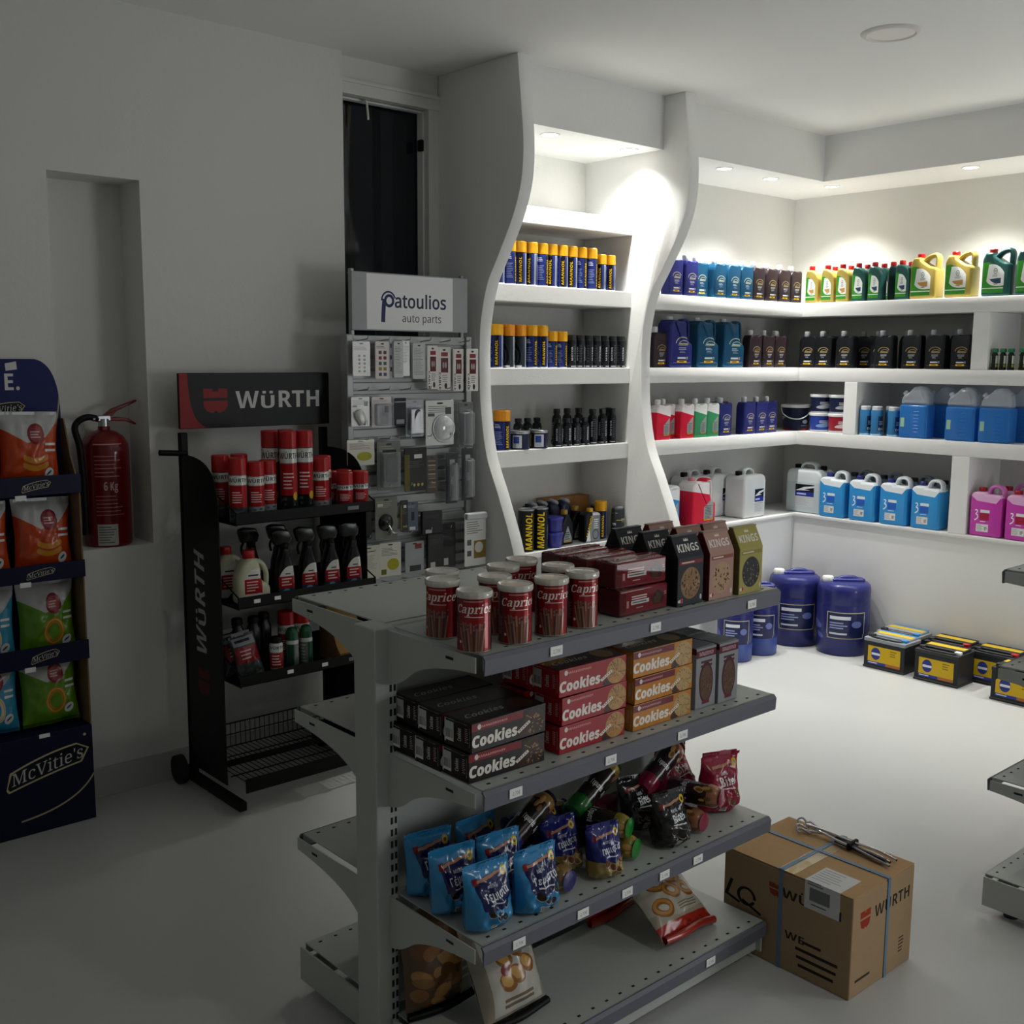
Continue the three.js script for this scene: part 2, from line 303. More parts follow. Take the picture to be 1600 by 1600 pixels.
[3.925, 3.99].forEach((x, i) => put(shortCan, [x + .004, S[1], zc], -.2 + .3 * i, 'short blue spray can with yellow cap, ' + ['beside the tall cans', 'rightmost'][i] + ' on the second alcove shelf', 'short yellow-capped cans'));
[[tallCan, 3.262, 'blue'], [tyreCan, 3.332, 'dark tyre-pictured'], [tyreCan, 3.402, 'dark tyre-pictured'], [tallCan, 3.474, 'blue'], [tallCan, 3.54, 'blue']].forEach(([p, x, k], i) => put(p, [x, S[2], zc], [0, 0, .1, .8, .35][i], 'tall ' + k + ' spray can with orange cap on the middle alcove shelf, ' + nth(i), 'tall capped cans on the middle alcove shelf'));
[3.604, 3.67].forEach((x, i) => put(shortCan, [x, S[2], zc], .9, 'short yellow-capped can on the middle alcove shelf, ' + ['beside the tall cans', 'next to the black tins'][i], 'short cans on the middle alcove shelf'));
// black additive tins and bottles
const darkSleeve = T(512, 256, (c, w, h) => { rect(c, '#17191d', 0, 0, w, h); for (let k = 0; k < 4; k++) { const x = k * 128; txt(c, ['DIESEL', 'MOTOR', 'TUNING', 'RADIATOR'][k], x + 34, 130, 36, '#d9dde2', { rot: -PI / 2 }); lines(c, '#6f7680', x + 62, 50, 46, 11, 15, 4); rect(c, '#c3c7cd', x + 18, 238, 90, 8); } rect(c, '#3a3d43', 0, 0, w, 8); });
const blackTin = proto('additive_can', 'can', o => {
  obj('body', lathe([[0, 0], [.0265, 0], [.0275, .003], [.0275, .128], [.026, .132], [.0255, .136]], 22), printed(darkSleeve, .35), o);
  obj('cap', lathe([[.0245, .135], [.0245, .152], [.022, .156], [0, .156]], 20), mat(0x17181b, .4), o);
});
[3.737, 3.794, 3.851, 3.908, 3.965, 4.022, 4.079].forEach((x, i) => put(blackTin, [x, S[2], zc], [.6, 0, 1.4, -.3, .9, .4, 1.1][i], 'black additive tin with black cap on the middle alcove shelf, ' + nth(i), 'black additive tins'));
const additive = h => proto('additive_bottle', 'bottle', o => {
  obj('body', lathe([[0, 0], [.024, 0], [.0265, .004], [.0265, .018], [.024, .024], [.024, h * .7], [.021, h * .78], [.014, h * .84], [.014, h * .88]], 20), printed(darkSleeve, .35), o);
  obj('cap', lathe([[.017, h * .86], [.0175, h * .99], [.0155, h], [0, h]], 18), mat(0x141416, .4), o);
});
const addShort = additive(.135), addTall = additive(.175);
put(bigCan, [3.296, S[3], zc], .75, 'wide spray can with orange cap at the left end of the fourth alcove shelf', 'wide orange-capped cans');
[3.645, 3.706, 3.765, 3.827].forEach((x, i) => put(addShort, [x, S[3], zc + .01], [.2, 1.1, .3, -.4][i], 'short black additive bottle, front row of the fourth alcove shelf, ' + nth(i) + ' of four', 'short black bottles, front row'));
[3.9, 3.972, 4.04, 4.078].forEach((x, i) => put(addTall, [x - .008, S[3], zc - (i === 3 ? .06 : 0)], [.3, 1.3, .2, .6][i], 'tall black additive bottle at the right of the fourth alcove shelf, ' + nth(i) + ' of four', 'tall black bottles, front row'));
[3.5, 3.561, 3.623].forEach((x, i) => put(addShort, [x, S[3], ZF - .16], 1, 'black bottle behind the small tins on the fourth alcove shelf, ' + nth(i) + ' of three', 'black bottles behind the tins'));
[3.757, 3.829, 3.91].forEach((x, i) => put(addTall, [x, S[3], ZF - .16], 1, 'tall black bottle standing in the back row of the fourth alcove shelf, ' + nth(i) + ' of three', 'tall black bottles, back row'));
const tinSleeve = T(512, 256, (c, w, h) => { rect(c, '#232a4e', 0, 0, w, h); for (const x of [0, 256]) { rect(c, '#15161b', x + 70, 0, 66, h); txt(c, 'MANNOL', x + 103, h / 2, 46, '#f0d030', { rot: -PI / 2 }); rect(c, '#e5e7ea', x + 150, 30, 80, 200); rect(c, '#3a52a8', x + 158, 50, 50, 110); lines(c, '#8a90a8', x + 158, 170, 60, 4, 14, 5); } });
const paste = proto('paste_tin', 'tin', o => {
  obj('body', lathe([[0, 0], [.046, 0], [.047, .003], [.047, .075]], 26), printed(tinSleeve, .35), o);
  obj('lid', lathe([[.0475, .073], [.049, .075], [.049, .084], [.046, .086], [.044, .083], [0, .083]], 26), M.silver, o);
});
put(paste, [3.408, S[3], zc], -.2, 'low round tin with metal lid beside the wide orange-capped can', 'low round tins'); put(paste, [3.524, S[3], zc], .2, 'low round tin with metal lid in front of the black bottles', 'low round tins');
// lowest alcove shelf
const oilTinTex = T(512, 512, (c, w, h) => { rect(c, '#16181b', 0, 0, w, h); for (const x of [0, 256]) { txt(c, 'MANNOL', x + 128, 262, 104, '#f3cf17', { rot: -PI / 2, skew: -.12 }); txt(c, 'MOLIBDEN', x + 226, 290, 34, '#a7abb2', { rot: -PI / 2 }); } });
const oilTin = proto('oil_tin', 'tin', o => {
  obj('body', lathe([[0, 0], [.038, 0], [.0385, .003], [.0385, .196], [.037, .199]], 26), printed(oilTinTex, .35), o);
  obj('lid', lathe([[.039, .197], [.0395, .203], [.037, .2045], [.036, .201], [0, .201]], 26), M.silver, o);
});
const YL = S[4];
put(oilTin, [3.467, YL, ZF - .06], 1.25, 'tall black tin with big yellow lettering, nearest the left partition', 'tall black lettered tins'); put(oilTin, [3.553, YL, ZF - .055], .95, 'tall black tin with yellow lettering beside the blue tubs', 'tall black lettered tins');
const tub = proto('grease_tub', 'tub', o => { obj('body', lathe([[0, 0], [.042, 0], [.044, .003], [.048, .062], [.048, .066]], 26), mat(0x2a2c8c, .3), o); obj('lid', lathe([[.05, .062], [.0515, .066], [.0515, .073], [.048, .076], [.046, .0735], [0, .0735]], 26), mat(0x34379c, .3), o); });
put(tub, [3.648, YL, ZF - .062], 0, 'blue plastic grease tub, lower of two stacked in the alcove', 'stacked blue grease tubs'); put(tub, [3.648, YL + .0745, ZF - .062], 0, 'blue plastic grease tub, upper of two stacked in the alcove', 'stacked blue grease tubs');
const darkJug = proto('oil_bottle', 'bottle', o => {
  obj('body', slab(roundPoly([[-.036, 0], [.036, 0], [.036, .15], [.03, .178], [.0, .196], [-.03, .19], [-.036, .165]], .012), .07, .012), mat(0x14163c, .35), o);
  obj('cap', lathe([[.02, 0], [.027, .006], [.028, .014], [.022, .02], [0, .022]], 20).rotateZ(-.45).translate(.012, .188, 0), mat(0x9fa2a8, .35), o);
  obj('spout', cyl(.008, .016, -.026, .188, 0, 12), M.black, o);
});
[3.6, 3.67, 3.745, 3.825].forEach((x, i) => put(darkJug, [x + .01, YL, ZF - .19 - .0 * i], .1, 'dark navy bottle with grey slanted cap behind the tubs, ' + nth(i) + ' of four', 'navy bottles with grey caps'));
const gearTex = T(256, 256, (c, w, h) => { rect(c, '#14161a', 0, 0, w, h); shape(c, '#9fa4aa', [[40, 200], [128, 96], [216, 200], [216, 236], [40, 236]]); lines(c, '#2a2d33', 70, 150, 120, 4, 18, 7); rect(c, '#c8a21a', 46, 224, 164, 10); });
const gearBottle = proto('gear_oil_bottle', 'bottle', o => {
  obj('body', slab(roundPoly([[-.04, 0], [.04, 0], [.04, .105], [.018, .135], [.016, .15], [-.016, .15], [-.018, .135], [-.04, .105]], .008), .055, .01), printed(gearTex, .35), o);
  obj('cap', lathe([[.017, .148], [.0175, .168], [.015, .172], [0, .172]], 18), mat(0xb18b2a, .4), o);
});
put(gearBottle, [3.745, YL, ZF - .085], 0, 'black bottle with gold cap and silver label beside the blue tubs', 'black bottles with gold caps');
put(gearBottle, [3.885, YL, ZF - .15], 0, 'black bottle with gold cap in the back of the lowest alcove shelf', 'black bottles with gold caps');
const cleanTex = T(256, 256, (c, w, h) => { rect(c, '#8c9096', 0, 0, w, h); shape(c, '#17181c', [[0, 0], [120, 0], [50, 256], [0, 256]]); txt(c, 'MANNOL', 74, 120, 46, '#f0c818', { rot: -1.2 }); rect(c, '#e8e8ea', 120, 4, 130, 24); lines(c, '#e2e4e8', 140, 60, 90, 5, 18, 8); ring(c, '#4a4e55', 170, 190, 44, 40, 10); shape(c, '#e9e9ea', [[20, 256], [70, 140], [96, 256]]); });
const cleanCan = proto('cleaner_can', 'can', o => {
  obj('body', slab(roundPoly([[-.05, 0], [.05, 0], [.05, .14], [.03, .152], [-.03, .152], [-.05, .14]], .01), .06, .01), printed(cleanTex, .3, { metalness: .3 }), o);
  obj('cap', lathe([[.016, .15], [.0165, .166], [.0145, .169], [0, .169]], 18), mat(0xf4b41a, .4), o);
});
put(cleanCan, [3.9, YL, ZF - .06], -.15, 'silver and black flat can with small yellow cap on the lowest alcove shelf', '');
put(tallCan, [4.0, YL, ZF - .08], .3, 'blue can with big orange cap towards the right of the lowest alcove shelf', '');
const patternTin = proto('additive_can', 'can', o => { obj('body', lathe([[0, 0], [.033, 0], [.034, .003], [.034, .15], [.032, .156]], 22), printed(T(256, 128, (c, w, h) => { rect(c, '#34383d', 0, 0, w, h); for (let i = 0; i < 26; i++) rect(c, ['#cfd3d7', '#8a9097', '#b8a94a'][i % 3], rr(0, 230), rr(10, 110), rr(8, 44), rr(3, 7)); }), .35), o); obj('cap', lathe([[.026, .154], [.026, .165], [.022, .168], [0, .168]], 18), mat(0x8d9196, .4), o); });
put(patternTin, [4.065, YL, ZF - .17], 0, 'grey patterned tin behind the orange-capped can', 'grey patterned tins'); put(patternTin, [4.07, YL, ZF - .024], 1, 'grey patterned tin at the right end of the lowest alcove shelf', 'grey patterned tins');
const cardM = mat(0xa4733c, .85, { bumpMap: withRep(grainTex, 8), bumpScale: .0004 });
tag(obj('small_carton', rb(.32, .205, .07, .002, 3.93, YL + .1025, ZF - .285), cardM), 'brown cardboard box standing behind the bottles on the lowest alcove shelf', 'box');

// ================================================================ goods on the long corner shelf
function oilPrint(base, glint, emblem) {
  return T(256, 512, (c, w, h) => {
    rect(c, base, 0, 0, w, h); lines(c, glint, 30, 455, 196, 1, 10, 5, 0);
    ring(c, emblem, 138, 250, 78, 66, 9, PI, PI * 1.9); ring(c, emblem, 150, 262, 56, 42, 7, PI, PI * 1.9); rect(c, emblem, 84, 266, 112, 6); shape(c, emblem, [[84, 262], [110, 246], [190, 250], [206, 262]]);
    lines(c, '#c9cdd6', 92, 296, 104, 2, 16, 6); lines(c, '#a7acb8', 104, 332, 70, 2, 14, 5);
    rect(c, '#d9dce2', 80, 398, 96, 20); rect(c, '#8d93a0', 182, 392, 20, 30); rect(c, '#f2c01c', 74, 436, 112, 24); rect(c, '#17181c', 96, 442, 60, 9);
  });
}
const litreShape = () => roundPoly([[-.05, 0, .008], [.05, 0, .008], [.05, .176, .012], [.038, .186, .01], [.0, .168, .01], [-.008, .182, .003], [-.036, .182, .003], [-.043, .17], [-.05, .155]], .008);
function litre(name, tex, cap = 0xc9ccd0, o2 = {}) {
  return proto(name, 'bottle', o => {
    obj('body', slab(litreShape(), .062, .008).scale(1.1, 1, 1), printed(tex, .3, o2), o);
    obj('cap', lathe([[.0145, .18], [.016, .182], [.016, .206], [.0135, .211], [0, .211]], 18).translate(-.022, 0, 0), mat(cap, .4), o);
  });
}
const pNavy = oilPrint('#2a2e74', '#7f8cc8', '#b9b28a'), pTeal = oilPrint('#1a4d6e', '#7fb4c8', '#b8bda0'), pBrown = oilPrint('#33292e', '#7d7076', '#a08d62'), pBlack = oilPrint('#1b1c20', '#6d7076', '#a5925e');
const bNavy = litre('oil_bottle', pNavy), bTeal = litre('oil_bottle', pTeal), bBrown = litre('oil_bottle', pBrown), bBlack = litre('oil_bottle', pBlack, 0x9a9da2);
const zs = ZF - .042;
[4.465, 4.59].forEach((x, i) => put(bNavy, [x, S[1], zs], 0, 'royal blue one-litre oil bottle on the highest corner shelf, ' + ['half hidden by the partition', 'beside the teal bottles'][i], 'blue oil bottles, highest shelf'));
[4.712, 4.835, 4.96, 5.075].forEach((x, i) => put(bTeal, [x, S[1], zs - (i ? 0 : .03)], 0, 'teal blue one-litre oil bottle on the highest corner shelf, ' + nth(i) + ' of four', 'teal oil bottles, highest shelf'));
[5.185, 5.31, 5.435, 5.55].forEach((x, i) => put(bBrown, [x, S[1], zs], 0, 'dark brown one-litre oil bottle on the highest corner shelf, ' + nth(i) + ' of four', 'brown oil bottles, highest shelf'));
function canister(name, cat, w, h, d, tex, capCol, o2 = {}, hole = true, cx = -.27) {   // large canister with a grip down its right side
  return proto(name, cat, o => {
    const right = hole ? [[w / 2, 0], [w / 2, h * .46], [w * .3, h * .52], [w * .22, h * .7], [w * .22, h * .9]] : [[w / 2, 0], [w / 2, h * .9], [w * .42, h * .955], [w * .2, h * .955]];
    obj('body', slab(roundPoly([[-w / 2, 0], ...right, [w * (cx + .16), h * .9], [w * (cx + .11), h * .93, .002], [w * (cx - .11), h * .93, .002], [w * (cx - .13), h * .9], [-w / 2, h * .84]], .014), d, .012), printed(tex, .3, o2), o);
    if (hole) obj('handle', grip([[w * .16, h * .87], [w * .26, h * .925], [w * .4, h * .92], [w * .445, h * .82], [w * .445, h * .6], [w * .43, h * .4]], w * .055, d * .62), printed(tex, .3, o2), o);
    obj('cap', lathe([[w * .095, 0], [w * .105, .003], [w * .105, h * .07], [w * .09, h * .085], [0, h * .085]], 20).translate(w * cx, h * .915, 0), mat(capCol, .4), o);
  });
}
const cNavy = canister('oil_canister', 'canister', .178, .268, .1, pNavy, 0xbfc2c8), cTeal = canister('oil_canister', 'canister', .178, .268, .1, pTeal, 0xbfc2c8);
put(cNavy, [4.53, S[2], ZF - .065], 0, 'large navy oil canister with side grip on the second highest corner shelf', 'large oil canisters with side grips');
[4.755, 4.985].forEach((x, i) => put(cTeal, [x, S[2], ZF - .065], 0, 'large teal oil canister with side grip, ' + ['between the navy and another teal one', 'next to the brown bottles'][i], 'large oil canisters with side grips'));
put(bBrown, [4.395, S[2], zs - .03], 0, 'dark bottle peeping out behind the right partition, left of the navy canister');
[5.18, 5.305, 5.42, 5.515].forEach((x, i) => put(bBrown, [x, S[2], zs - (i === 3 ? .06 : 0)], 0, 'dark brown one-litre bottle right of the teal canisters, ' + nth(i) + ' of four', 'brown oil bottles, second shelf'));
function coolant(col, top) { return T(256, 512, (c, w, h) => { rect(c, col, 0, 0, w, h); rect(c, top, 0, 0, w, 110); shape(c, top, [[0, 110], [256, 60], [256, 180]]); shape(c, '#9ea3a3', [[118, 300], [226, 190], [226, 450], [118, 450]]); lines(c, '#4c5152', 130, 285, 86, 9, 17, 6); rect(c, '#22231f', 110, 436, 126, 22); rect(c, '#f2b01c', 118, 440, 110, 12); }); }
const pRed = coolant('#dd1f3e', '#efe9ea'), pGreen = coolant('#3f9a68', '#eef0ee'), pClearBlue = coolant('#2f8fd2', '#eef2f4');
const bRed = litre('antifreeze_bottle', pRed, 0xdcdcdc), bGreen = litre('antifreeze_bottle', pGreen, 0xe2e4e2);
[4.40, 4.492, 4.592].forEach((x, i) => put(bRed, [x, S[3], zs - [0, .045, 0][i]], 0, 'red antifreeze bottle at the left end of the third corner shelf, ' + nth(i) + ' of three', 'red antifreeze bottles'));
[4.705, 4.81].forEach((x, i) => put(bGreen, [x, S[3], zs], 0, 'green antifreeze bottle on the third corner shelf, ' + ['next to the red ones', 'next to the navy ones'][i], 'green antifreeze bottles'));
[4.925, 5.03, 5.145, 5.258, 5.37].forEach((x, i) => put(bNavy, [x, S[3], zs - [0, .1, 0, 0, .01][i]], 0, 'navy one-litre oil bottle left of the white-lidded bucket, ' + nth(i) + ' of five', 'navy oil bottles, third shelf'));
// lowest corner shelf, back wall side
const cBlueHalf = canister('washer_canister', 'canister', .15, .25, .1, pClearBlue, 0xe4e4e4, {}, false), cRed = canister('antifreeze_canister', 'canister', .195, .268, .12, pRed, 0xd98b92, {}, true, -.25);
put(cBlueHalf, [4.49, YL, ZF - .075], 0, 'canister of clear blue fluid half hidden by the right partition'); put(cBlueHalf, [4.545, YL, ZF - .2], 0, 'clear canister behind the blue one near the right partition');
put(cRed, [4.765, YL, ZF - .075], 0, 'red antifreeze canister with side grip on the lowest corner shelf');
function jugLabel(c, x, y, w, h, band) { rect(c, '#14161c', x, y, w, h * .34); shape(c, '#e6e8ea', [[x, y + h * .3], [x + w * .45, y + h * .12], [x + w, y + h * .04], [x + w, y + h * .12], [x + w * .5, y + h * .22], [x + w * .8, y + h * .26]]); rect(c, band, x, y + h * .34, w, h * .2); rect(c, '#c9cef0', x + w * .08, y + h * .4, w * .5, h * .07); rect(c, '#d6d8da', x, y + h * .54, w, h * .46); lines(c, '#8d9298', x + w * .06, y + h * .6, w * .85, 6, h * .065, 3); }
const whitePrint = T(512, 512, (c, w, h) => { rect(c, '#dfe3e4', 0, 0, w, h); jugLabel(c, 236, 170, 210, 280, '#26339a'); }), milkPrint = T(512, 512, (c, w, h) => { rect(c, '#c9d4d8', 0, 0, w, h); rect(c, '#dbe2e4', 0, 0, w, 150); jugLabel(c, 150, 175, 270, 260, '#26339a'); });
const jerry = (w, h, d, tex, name, caps) => proto(name, 'jerrycan', o => {
  obj('body', slab(roundPoly([[-w / 2, 0], [w / 2, 0], [w / 2, h * .8], [w * .4, h * .88], [-w * .4, h * .88], [-w / 2, h * .8]], .02), d, .02, [], 4, 7), printed(tex, .25, { clearcoat: .3 }), o);
  obj('handle', grip([[-w * .22, h * .85], [-w * .17, h * .955], [-w * .08, h * .985], [w * .08, h * .985], [w * .17, h * .955], [w * .22, h * .85]], w * .035, d * .4), mat(0xdfe5e6, .25), o);
  for (const x of caps) obj('cap', lathe([[.019, 0], [.02, .022], [.017, .026], [0, .026]], 18).translate(x * w, h * .865, 0), M.black, o);
});
const jerryWhite = jerry(.21, .285, .15, whitePrint, 'water_jerrycan', [-.33]), jerryBig = jerry(.245, .3, .16, milkPrint, 'water_jerrycan', [-.36, .36]);
put(jerryWhite, [5.245, YL, ZF - .1], 0, 'white jerrycan with black cap and blue-black label beside the red canister', 'white water jerrycans');
[[4.93, -.25, 'behind the red canister'], [5.145, -.255, 'in the back row of the lowest corner shelf']].forEach(([x, z, t]) => put(jerryWhite, [x, YL, ZF + z], 0, 'pale jerrycan with black cap standing ' + t, 'white water jerrycans'));
put(jerryBig, [XF + .12, YL, -3.705], -PI / 2, 'big clear jerrycan with two black caps in the inner shelf corner');
// ---------------- right wall: everything faces the room (-x)
const W = -PI / 2;
function castrol(base, kind) {
  return T(512, 512, (c, w, h) => {
    rect(c, base, 0, 0, w, h); shape(c, '#3c9a2c', [[24, 120], [110, 110], [330, 170], [400, 260], [400, 470], [24, 470]]); rect(c, '#f0f2ee', 24, 412, 376, 12); rect(c, '#37922a', 24, 424, 376, 46);
    c.fillStyle = '#f2f3f0'; c.beginPath(); c.moveTo(130, 140); c.quadraticCurveTo(300, 120, 404, 240); c.lineTo(404, 390); c.quadraticCurveTo(160, 412, 96, 330); c.closePath(); c.fill();
    c.fillStyle = kind ? '#31506a' : '#c79a52'; c.beginPath(); c.moveTo(150, 310); c.lineTo(350, 300); c.lineTo(350, 360); c.quadraticCurveTo(220, 376, 150, 310); c.fill();
    ring(c, '#2c6b3c', 250, 218, 30, 30, 7); rect(c, '#2c6b3c', 232, 214, 36, 8); lines(c, '#8b9590', 200, 262, 110, 2, 14, 6); rect(c, '#b4262a', 226, 366, 70, 8);
  });
}
const pGold = castrol('#b8a252', 0), pGreenC = castrol('#27544f', 1), pGreenPlain = T(8, 8, c => rect(c, '#17302f', 0, 0, 8, 8));
const cLitre = tex => proto('oil_bottle', 'bottle', o => {
  obj('body', slab(roundPoly([[-.043, 0], [.043, 0], [.043, .14], [.03, .168], [-.004, .19], [-.034, .19, .003], [-.043, .165]], .01), .06, .009), printed(tex, .3), o);
  obj('cap', lathe([[.0155, .186], [.0165, .188], [.0165, .21], [.014, .214], [0, .214]], 18).translate(-.018, 0, 0), M.red, o);
});
const lGold = cLitre(pGold), lGreen = cLitre(pGreenC), lTurned = cLitre(pGreenPlain), xs = XF + .045;
[-3.69, -3.585, -3.487].forEach((z, i) => put(lGold, [xs, S[1], z], W, 'gold one-litre oil bottle with red cap near the corner, ' + nth(i) + ' of three', 'gold oil bottles with red caps'));
[-3.385, -3.285, -3.12].forEach((z, i) => put(lGreen, [xs, S[1], z], W, 'dark green one-litre oil bottle with green-white label on the highest shelf, ' + nth(i) + ' of three', 'green oil bottles with red caps'));
put(lTurned, [xs + .06, S[1], -3.205], W + .6, 'dark green oil bottle turned sideways in the gap of the highest shelf row');
[[lGold, -3.64, 'gold'], [lGold, -3.535, 'gold'], [lGreen, -3.43, 'green'], [lGreen, -3.325, 'green'], [lGreen, -3.16, 'green']].forEach(([p, z, k], i) => put(p, [xs + .115, S[1], z + .03], W, k + ' oil bottle in the back row against the right wall, ' + nth(i) + ' of five', 'back row of red-capped bottles'));
const cGallon = (tex, col) => proto('oil_canister', 'canister', o => {
  const w = .15, h = .245;
  obj('body', slab(roundPoly([[-w / 2, 0], [w / 2, 0], [w / 2, h * .66], [w * .2, h * .7], [-w * .1, h * .83], [-w * .14, h * .9, .004], [-w * .4, h * .9, .004], [-w / 2, h * .76]], .014), .1, .012), printed(tex, .3), o);
  obj('handle', grip([[-w * .12, h * .8], [w * .05, h * .89], [w * .2, h * .93], [w * .36, h * .94], [w * .42, h * .87], [w * .42, h * .76], [w * .41, h * .58]], w * .085, .06), mat(col, .3), o);
  obj('cap', lathe([[.0195, 0], [.0205, .022], [.017, .026], [0, .026]], 20).translate(-w * .27, h * .885, 0), M.red, o);
});
const gGold = cGallon(pGold, 0xb8a252), gGreen = cGallon(pGreenC, 0x2f5a5a);
[-3.0, -2.805].forEach((z, i) => put(gGold, [XF + .065, S[1], z], W, 'gold four-litre oil canister with red cap, ' + ['left', 'right'][i] + ' of the pair', 'four-litre oil canisters'));
[-2.605, -2.43].forEach((z, i) => put(gGreen, [XF + .065, S[1], z], W, 'dark green four-litre oil canister, ' + ['with red cap beside the gold ones', 'cut off by the picture edge'][i], 'four-litre oil canisters'));
[-3.7, -3.595, -3.455, -3.21, -3.045, -2.91, -2.765].forEach((z, i) => put(bBlack, [xs, S[2], z], W, 'black one-litre oil bottle, front row of the second corner shelf, ' + nth(i) + ' of seven', 'black oil bottles, front row'));
[-3.65, -3.53, -3.4, -3.29, -3.13, -2.975, -2.84].forEach((z, i) => put(bBlack, [xs + (i === 3 ? .09 : .12), S[2], z], W, 'black one-litre oil bottle, back row of the second corner shelf, ' + nth(i) + ' of seven', 'black oil bottles, back row'));
const vial = proto('additive_bottle', 'bottle', o => { obj('body', lathe([[0, 0], [.0165, 0], [.0175, .003], [.0175, .075], [.011, .088], [.011, .094]], 18), printed(T(128, 64, (c, w, h) => { rect(c, '#22261f', 0, 0, w, h); for (const x of [0, 64]) { rect(c, '#d9dbd2', x + 14, 14, 38, 28); rect(c, '#a6b53a', x + 14, 44, 38, 10); } }), .35), o); obj('cap', lathe([[.0165, .091], [.0165, .106], [.0135, .11], [0, .11]], 16), mat(0x1e7a4e, .4), o); });
[-2.592, -2.55, -2.508, -2.45, -2.41].forEach((z, i) => put(vial, [XF + .04, S[2], z], W, 'small dark bottle with green cap right of the shelf divider, ' + nth(i) + ' of five', 'small green-capped bottles'));
// bucket and pails in the corner of the third shelf
const bucketTex = T(512, 256, (c, w, h) => { rect(c, '#20263f', 0, 0, w, h); for (const x of [0, 256]) { shape(c, '#b32630', [[x, 256], [x + 90, 216], [x + 200, 240], [x + 256, 256]]); disc(c, '#b9bfca', x + 60, 160, 22); lines(c, '#d5d9e0', x + 96, 110, 90, 2, 18, 8); lines(c, '#8d94a8', x + 30, 200, 120, 1, 10, 8); } });
const bucketM = mat(0xe6e7e8, .35);
{
  const o = thing('bucket', 'navy paint-like bucket with white lid and white carrying handle in the shelf corner', 'bucket', [5.71, S[3], -3.822]);
  obj('body', lathe([[0, 0], [.072, 0], [.075, .003], [.084, .14]], 30), printed(bucketTex, .35), o).rotation.y = -.9;
  obj('lid', lathe([[.086, .136], [.09, .139], [.09, .152], [.086, .156], [.08, .152], [0, .152]], 30), bucketM, o);
  obj('handle', tube([[-.087, .132, 0], [-.08, .1, .055], [-.04, .075, .088], [.02, .072, .094], [.065, .095, .065], [.087, .132, 0]], .0035, 24, 6), bucketM, o).rotation.y = -.9;
}
const pailTex = (base, a) => T(256, 128, (c, w, h) => { rect(c, base, 0, 0, w, h); for (const x of [0, 128]) { disc(c, a, x + 64, 74, 46, 16, -.2); lines(c, '#e4e7ee', x + 34, 40, 60, 2, 12, 6); } rect(c, '#d4d8de', 0, 112, w, 16); });
const pail = tex => proto('pail', 'pail', o => { obj('body', lathe([[0, 0], [.053, 0], [.055, .003], [.057, .098]], 26), printed(tex, .35), o); obj('lid', lathe([[.058, .094], [.0615, .097], [.0615, .108], [.058, .112], [.054, .109], [0, .109]], 26), bucketM, o); });
const pBlueA = pail(pailTex('#2c46a4', '#8fb0e8')), pNavyA = pail(pailTex('#1d2446', '#c9cedb')), pRedA = pail(pailTex('#a02030', '#e2d6d6'));
[[pBlueA, -3.642, 0, 'light blue', 'lower left'], [pNavyA, -3.642, .11, 'navy', 'upper left'], [pRedA, -3.515, 0, 'red', 'lower right'], [pNavyA, -3.515, .11, 'dark navy', 'upper right']].forEach(([p, z, y, k, w]) => put(p, [5.69, S[3] + y, z], W - .3, k + ' pail with white lid, ' + w + ' of the four stacked beside the bucket', 'stacked pails with white lids'));
const blueTin = proto('additive_can', 'can', o => { obj('body', lathe([[0, 0], [.032, 0], [.033, .003], [.033, .14], [.031, .144]], 24), printed(T(256, 256, (c, w, h) => { rect(c, '#3c7fb4', 0, 0, w, h); for (const x of [0, 128]) { rect(c, '#1b3f6c', x + 30, 60, 70, 150); disc(c, '#9b3140', x + 64, 80, 16, 10); lines(c, '#cfe2ee', x + 40, 110, 50, 3, 14, 6); txt(c, 'DPF', x + 64, 188, 34, '#dfe8ee'); } rect(c, '#a8cbe0', 0, 236, w, 20); }), .3, { metalness: .3 }), o); obj('cap', lathe([[.0285, .142], [.0285, .162], [.025, .166], [0, .166]], 22), mat(0xcdd2d6, .4), o); });
[[-3.313, 0], [-3.243, 0], [-3.2, .075], [-3.14, .0], [-3.12, .075]].forEach(([z, dx], i) => put(blueTin, [XF + .045 + dx, S[3], z], W, 'light blue additive can with pale cap right of the divider, ' + nth(i) + ' of five', 'light blue cans with pale caps'));
// clear jugs of blue washer fluid
const fluid = mat(0x3f92ea, .1, { transmission: .45, thickness: .05, ior: 1.33 }), clearFilm = mat(0xeaf0f6, .14, { transmission: .7, thickness: 0 });
const washer = proto('washer_fluid_jug', 'jug', o => {
  const w = .162, h = .285;
  obj('fluid', slab(roundPoly([[-w / 2, 0], [w / 2, 0], [w / 2, h * .64], [-w / 2, h * .64]], .014), .1, .012), fluid, o);
  const g = slab(roundPoly([[-w * .49, h * .642], [w * .49, h * .642], [w * .48, h * .8], [w * .34, h * .93], [w * .2, h], [-w * .06, h * .985], [-w * .2, h * .9], [-w * .42, h * .82], [-w * .49, h * .74]], .016), .088, .02, [], 4, 6), p = g.attributes.position;
  for (let i = 0; i < p.count; i++) { const k = .005 * noise.noise(p.getX(i) * 38, p.getY(i) * 38, p.getZ(i) * 30 + 4); p.setXYZ(i, p.getX(i) + k, p.getY(i) + k * .6, p.getZ(i) + k); }
  g.computeVertexNormals(); obj('film', toCreasedNormals(g, 1.1), clearFilm, o);
  obj('cap', cyl(.013, .03, 0, 0, 0, 16).rotateZ(.75).translate(-w * .36, h * .8, 0), mat(0xdfe4e8, .3), o);
  for (let i = 0; i < 7; i++) obj('rib', rb(.03, .004, .004, .0015, w * .12, h * (.12 + i * .065), .0505), mat(0x2f78d0, .2), o);
  obj('label', rb(.022, .05, .0012, .0004, -w * .36, h * .3, .0505), mat(0x9fc7a8, .5), o);
});
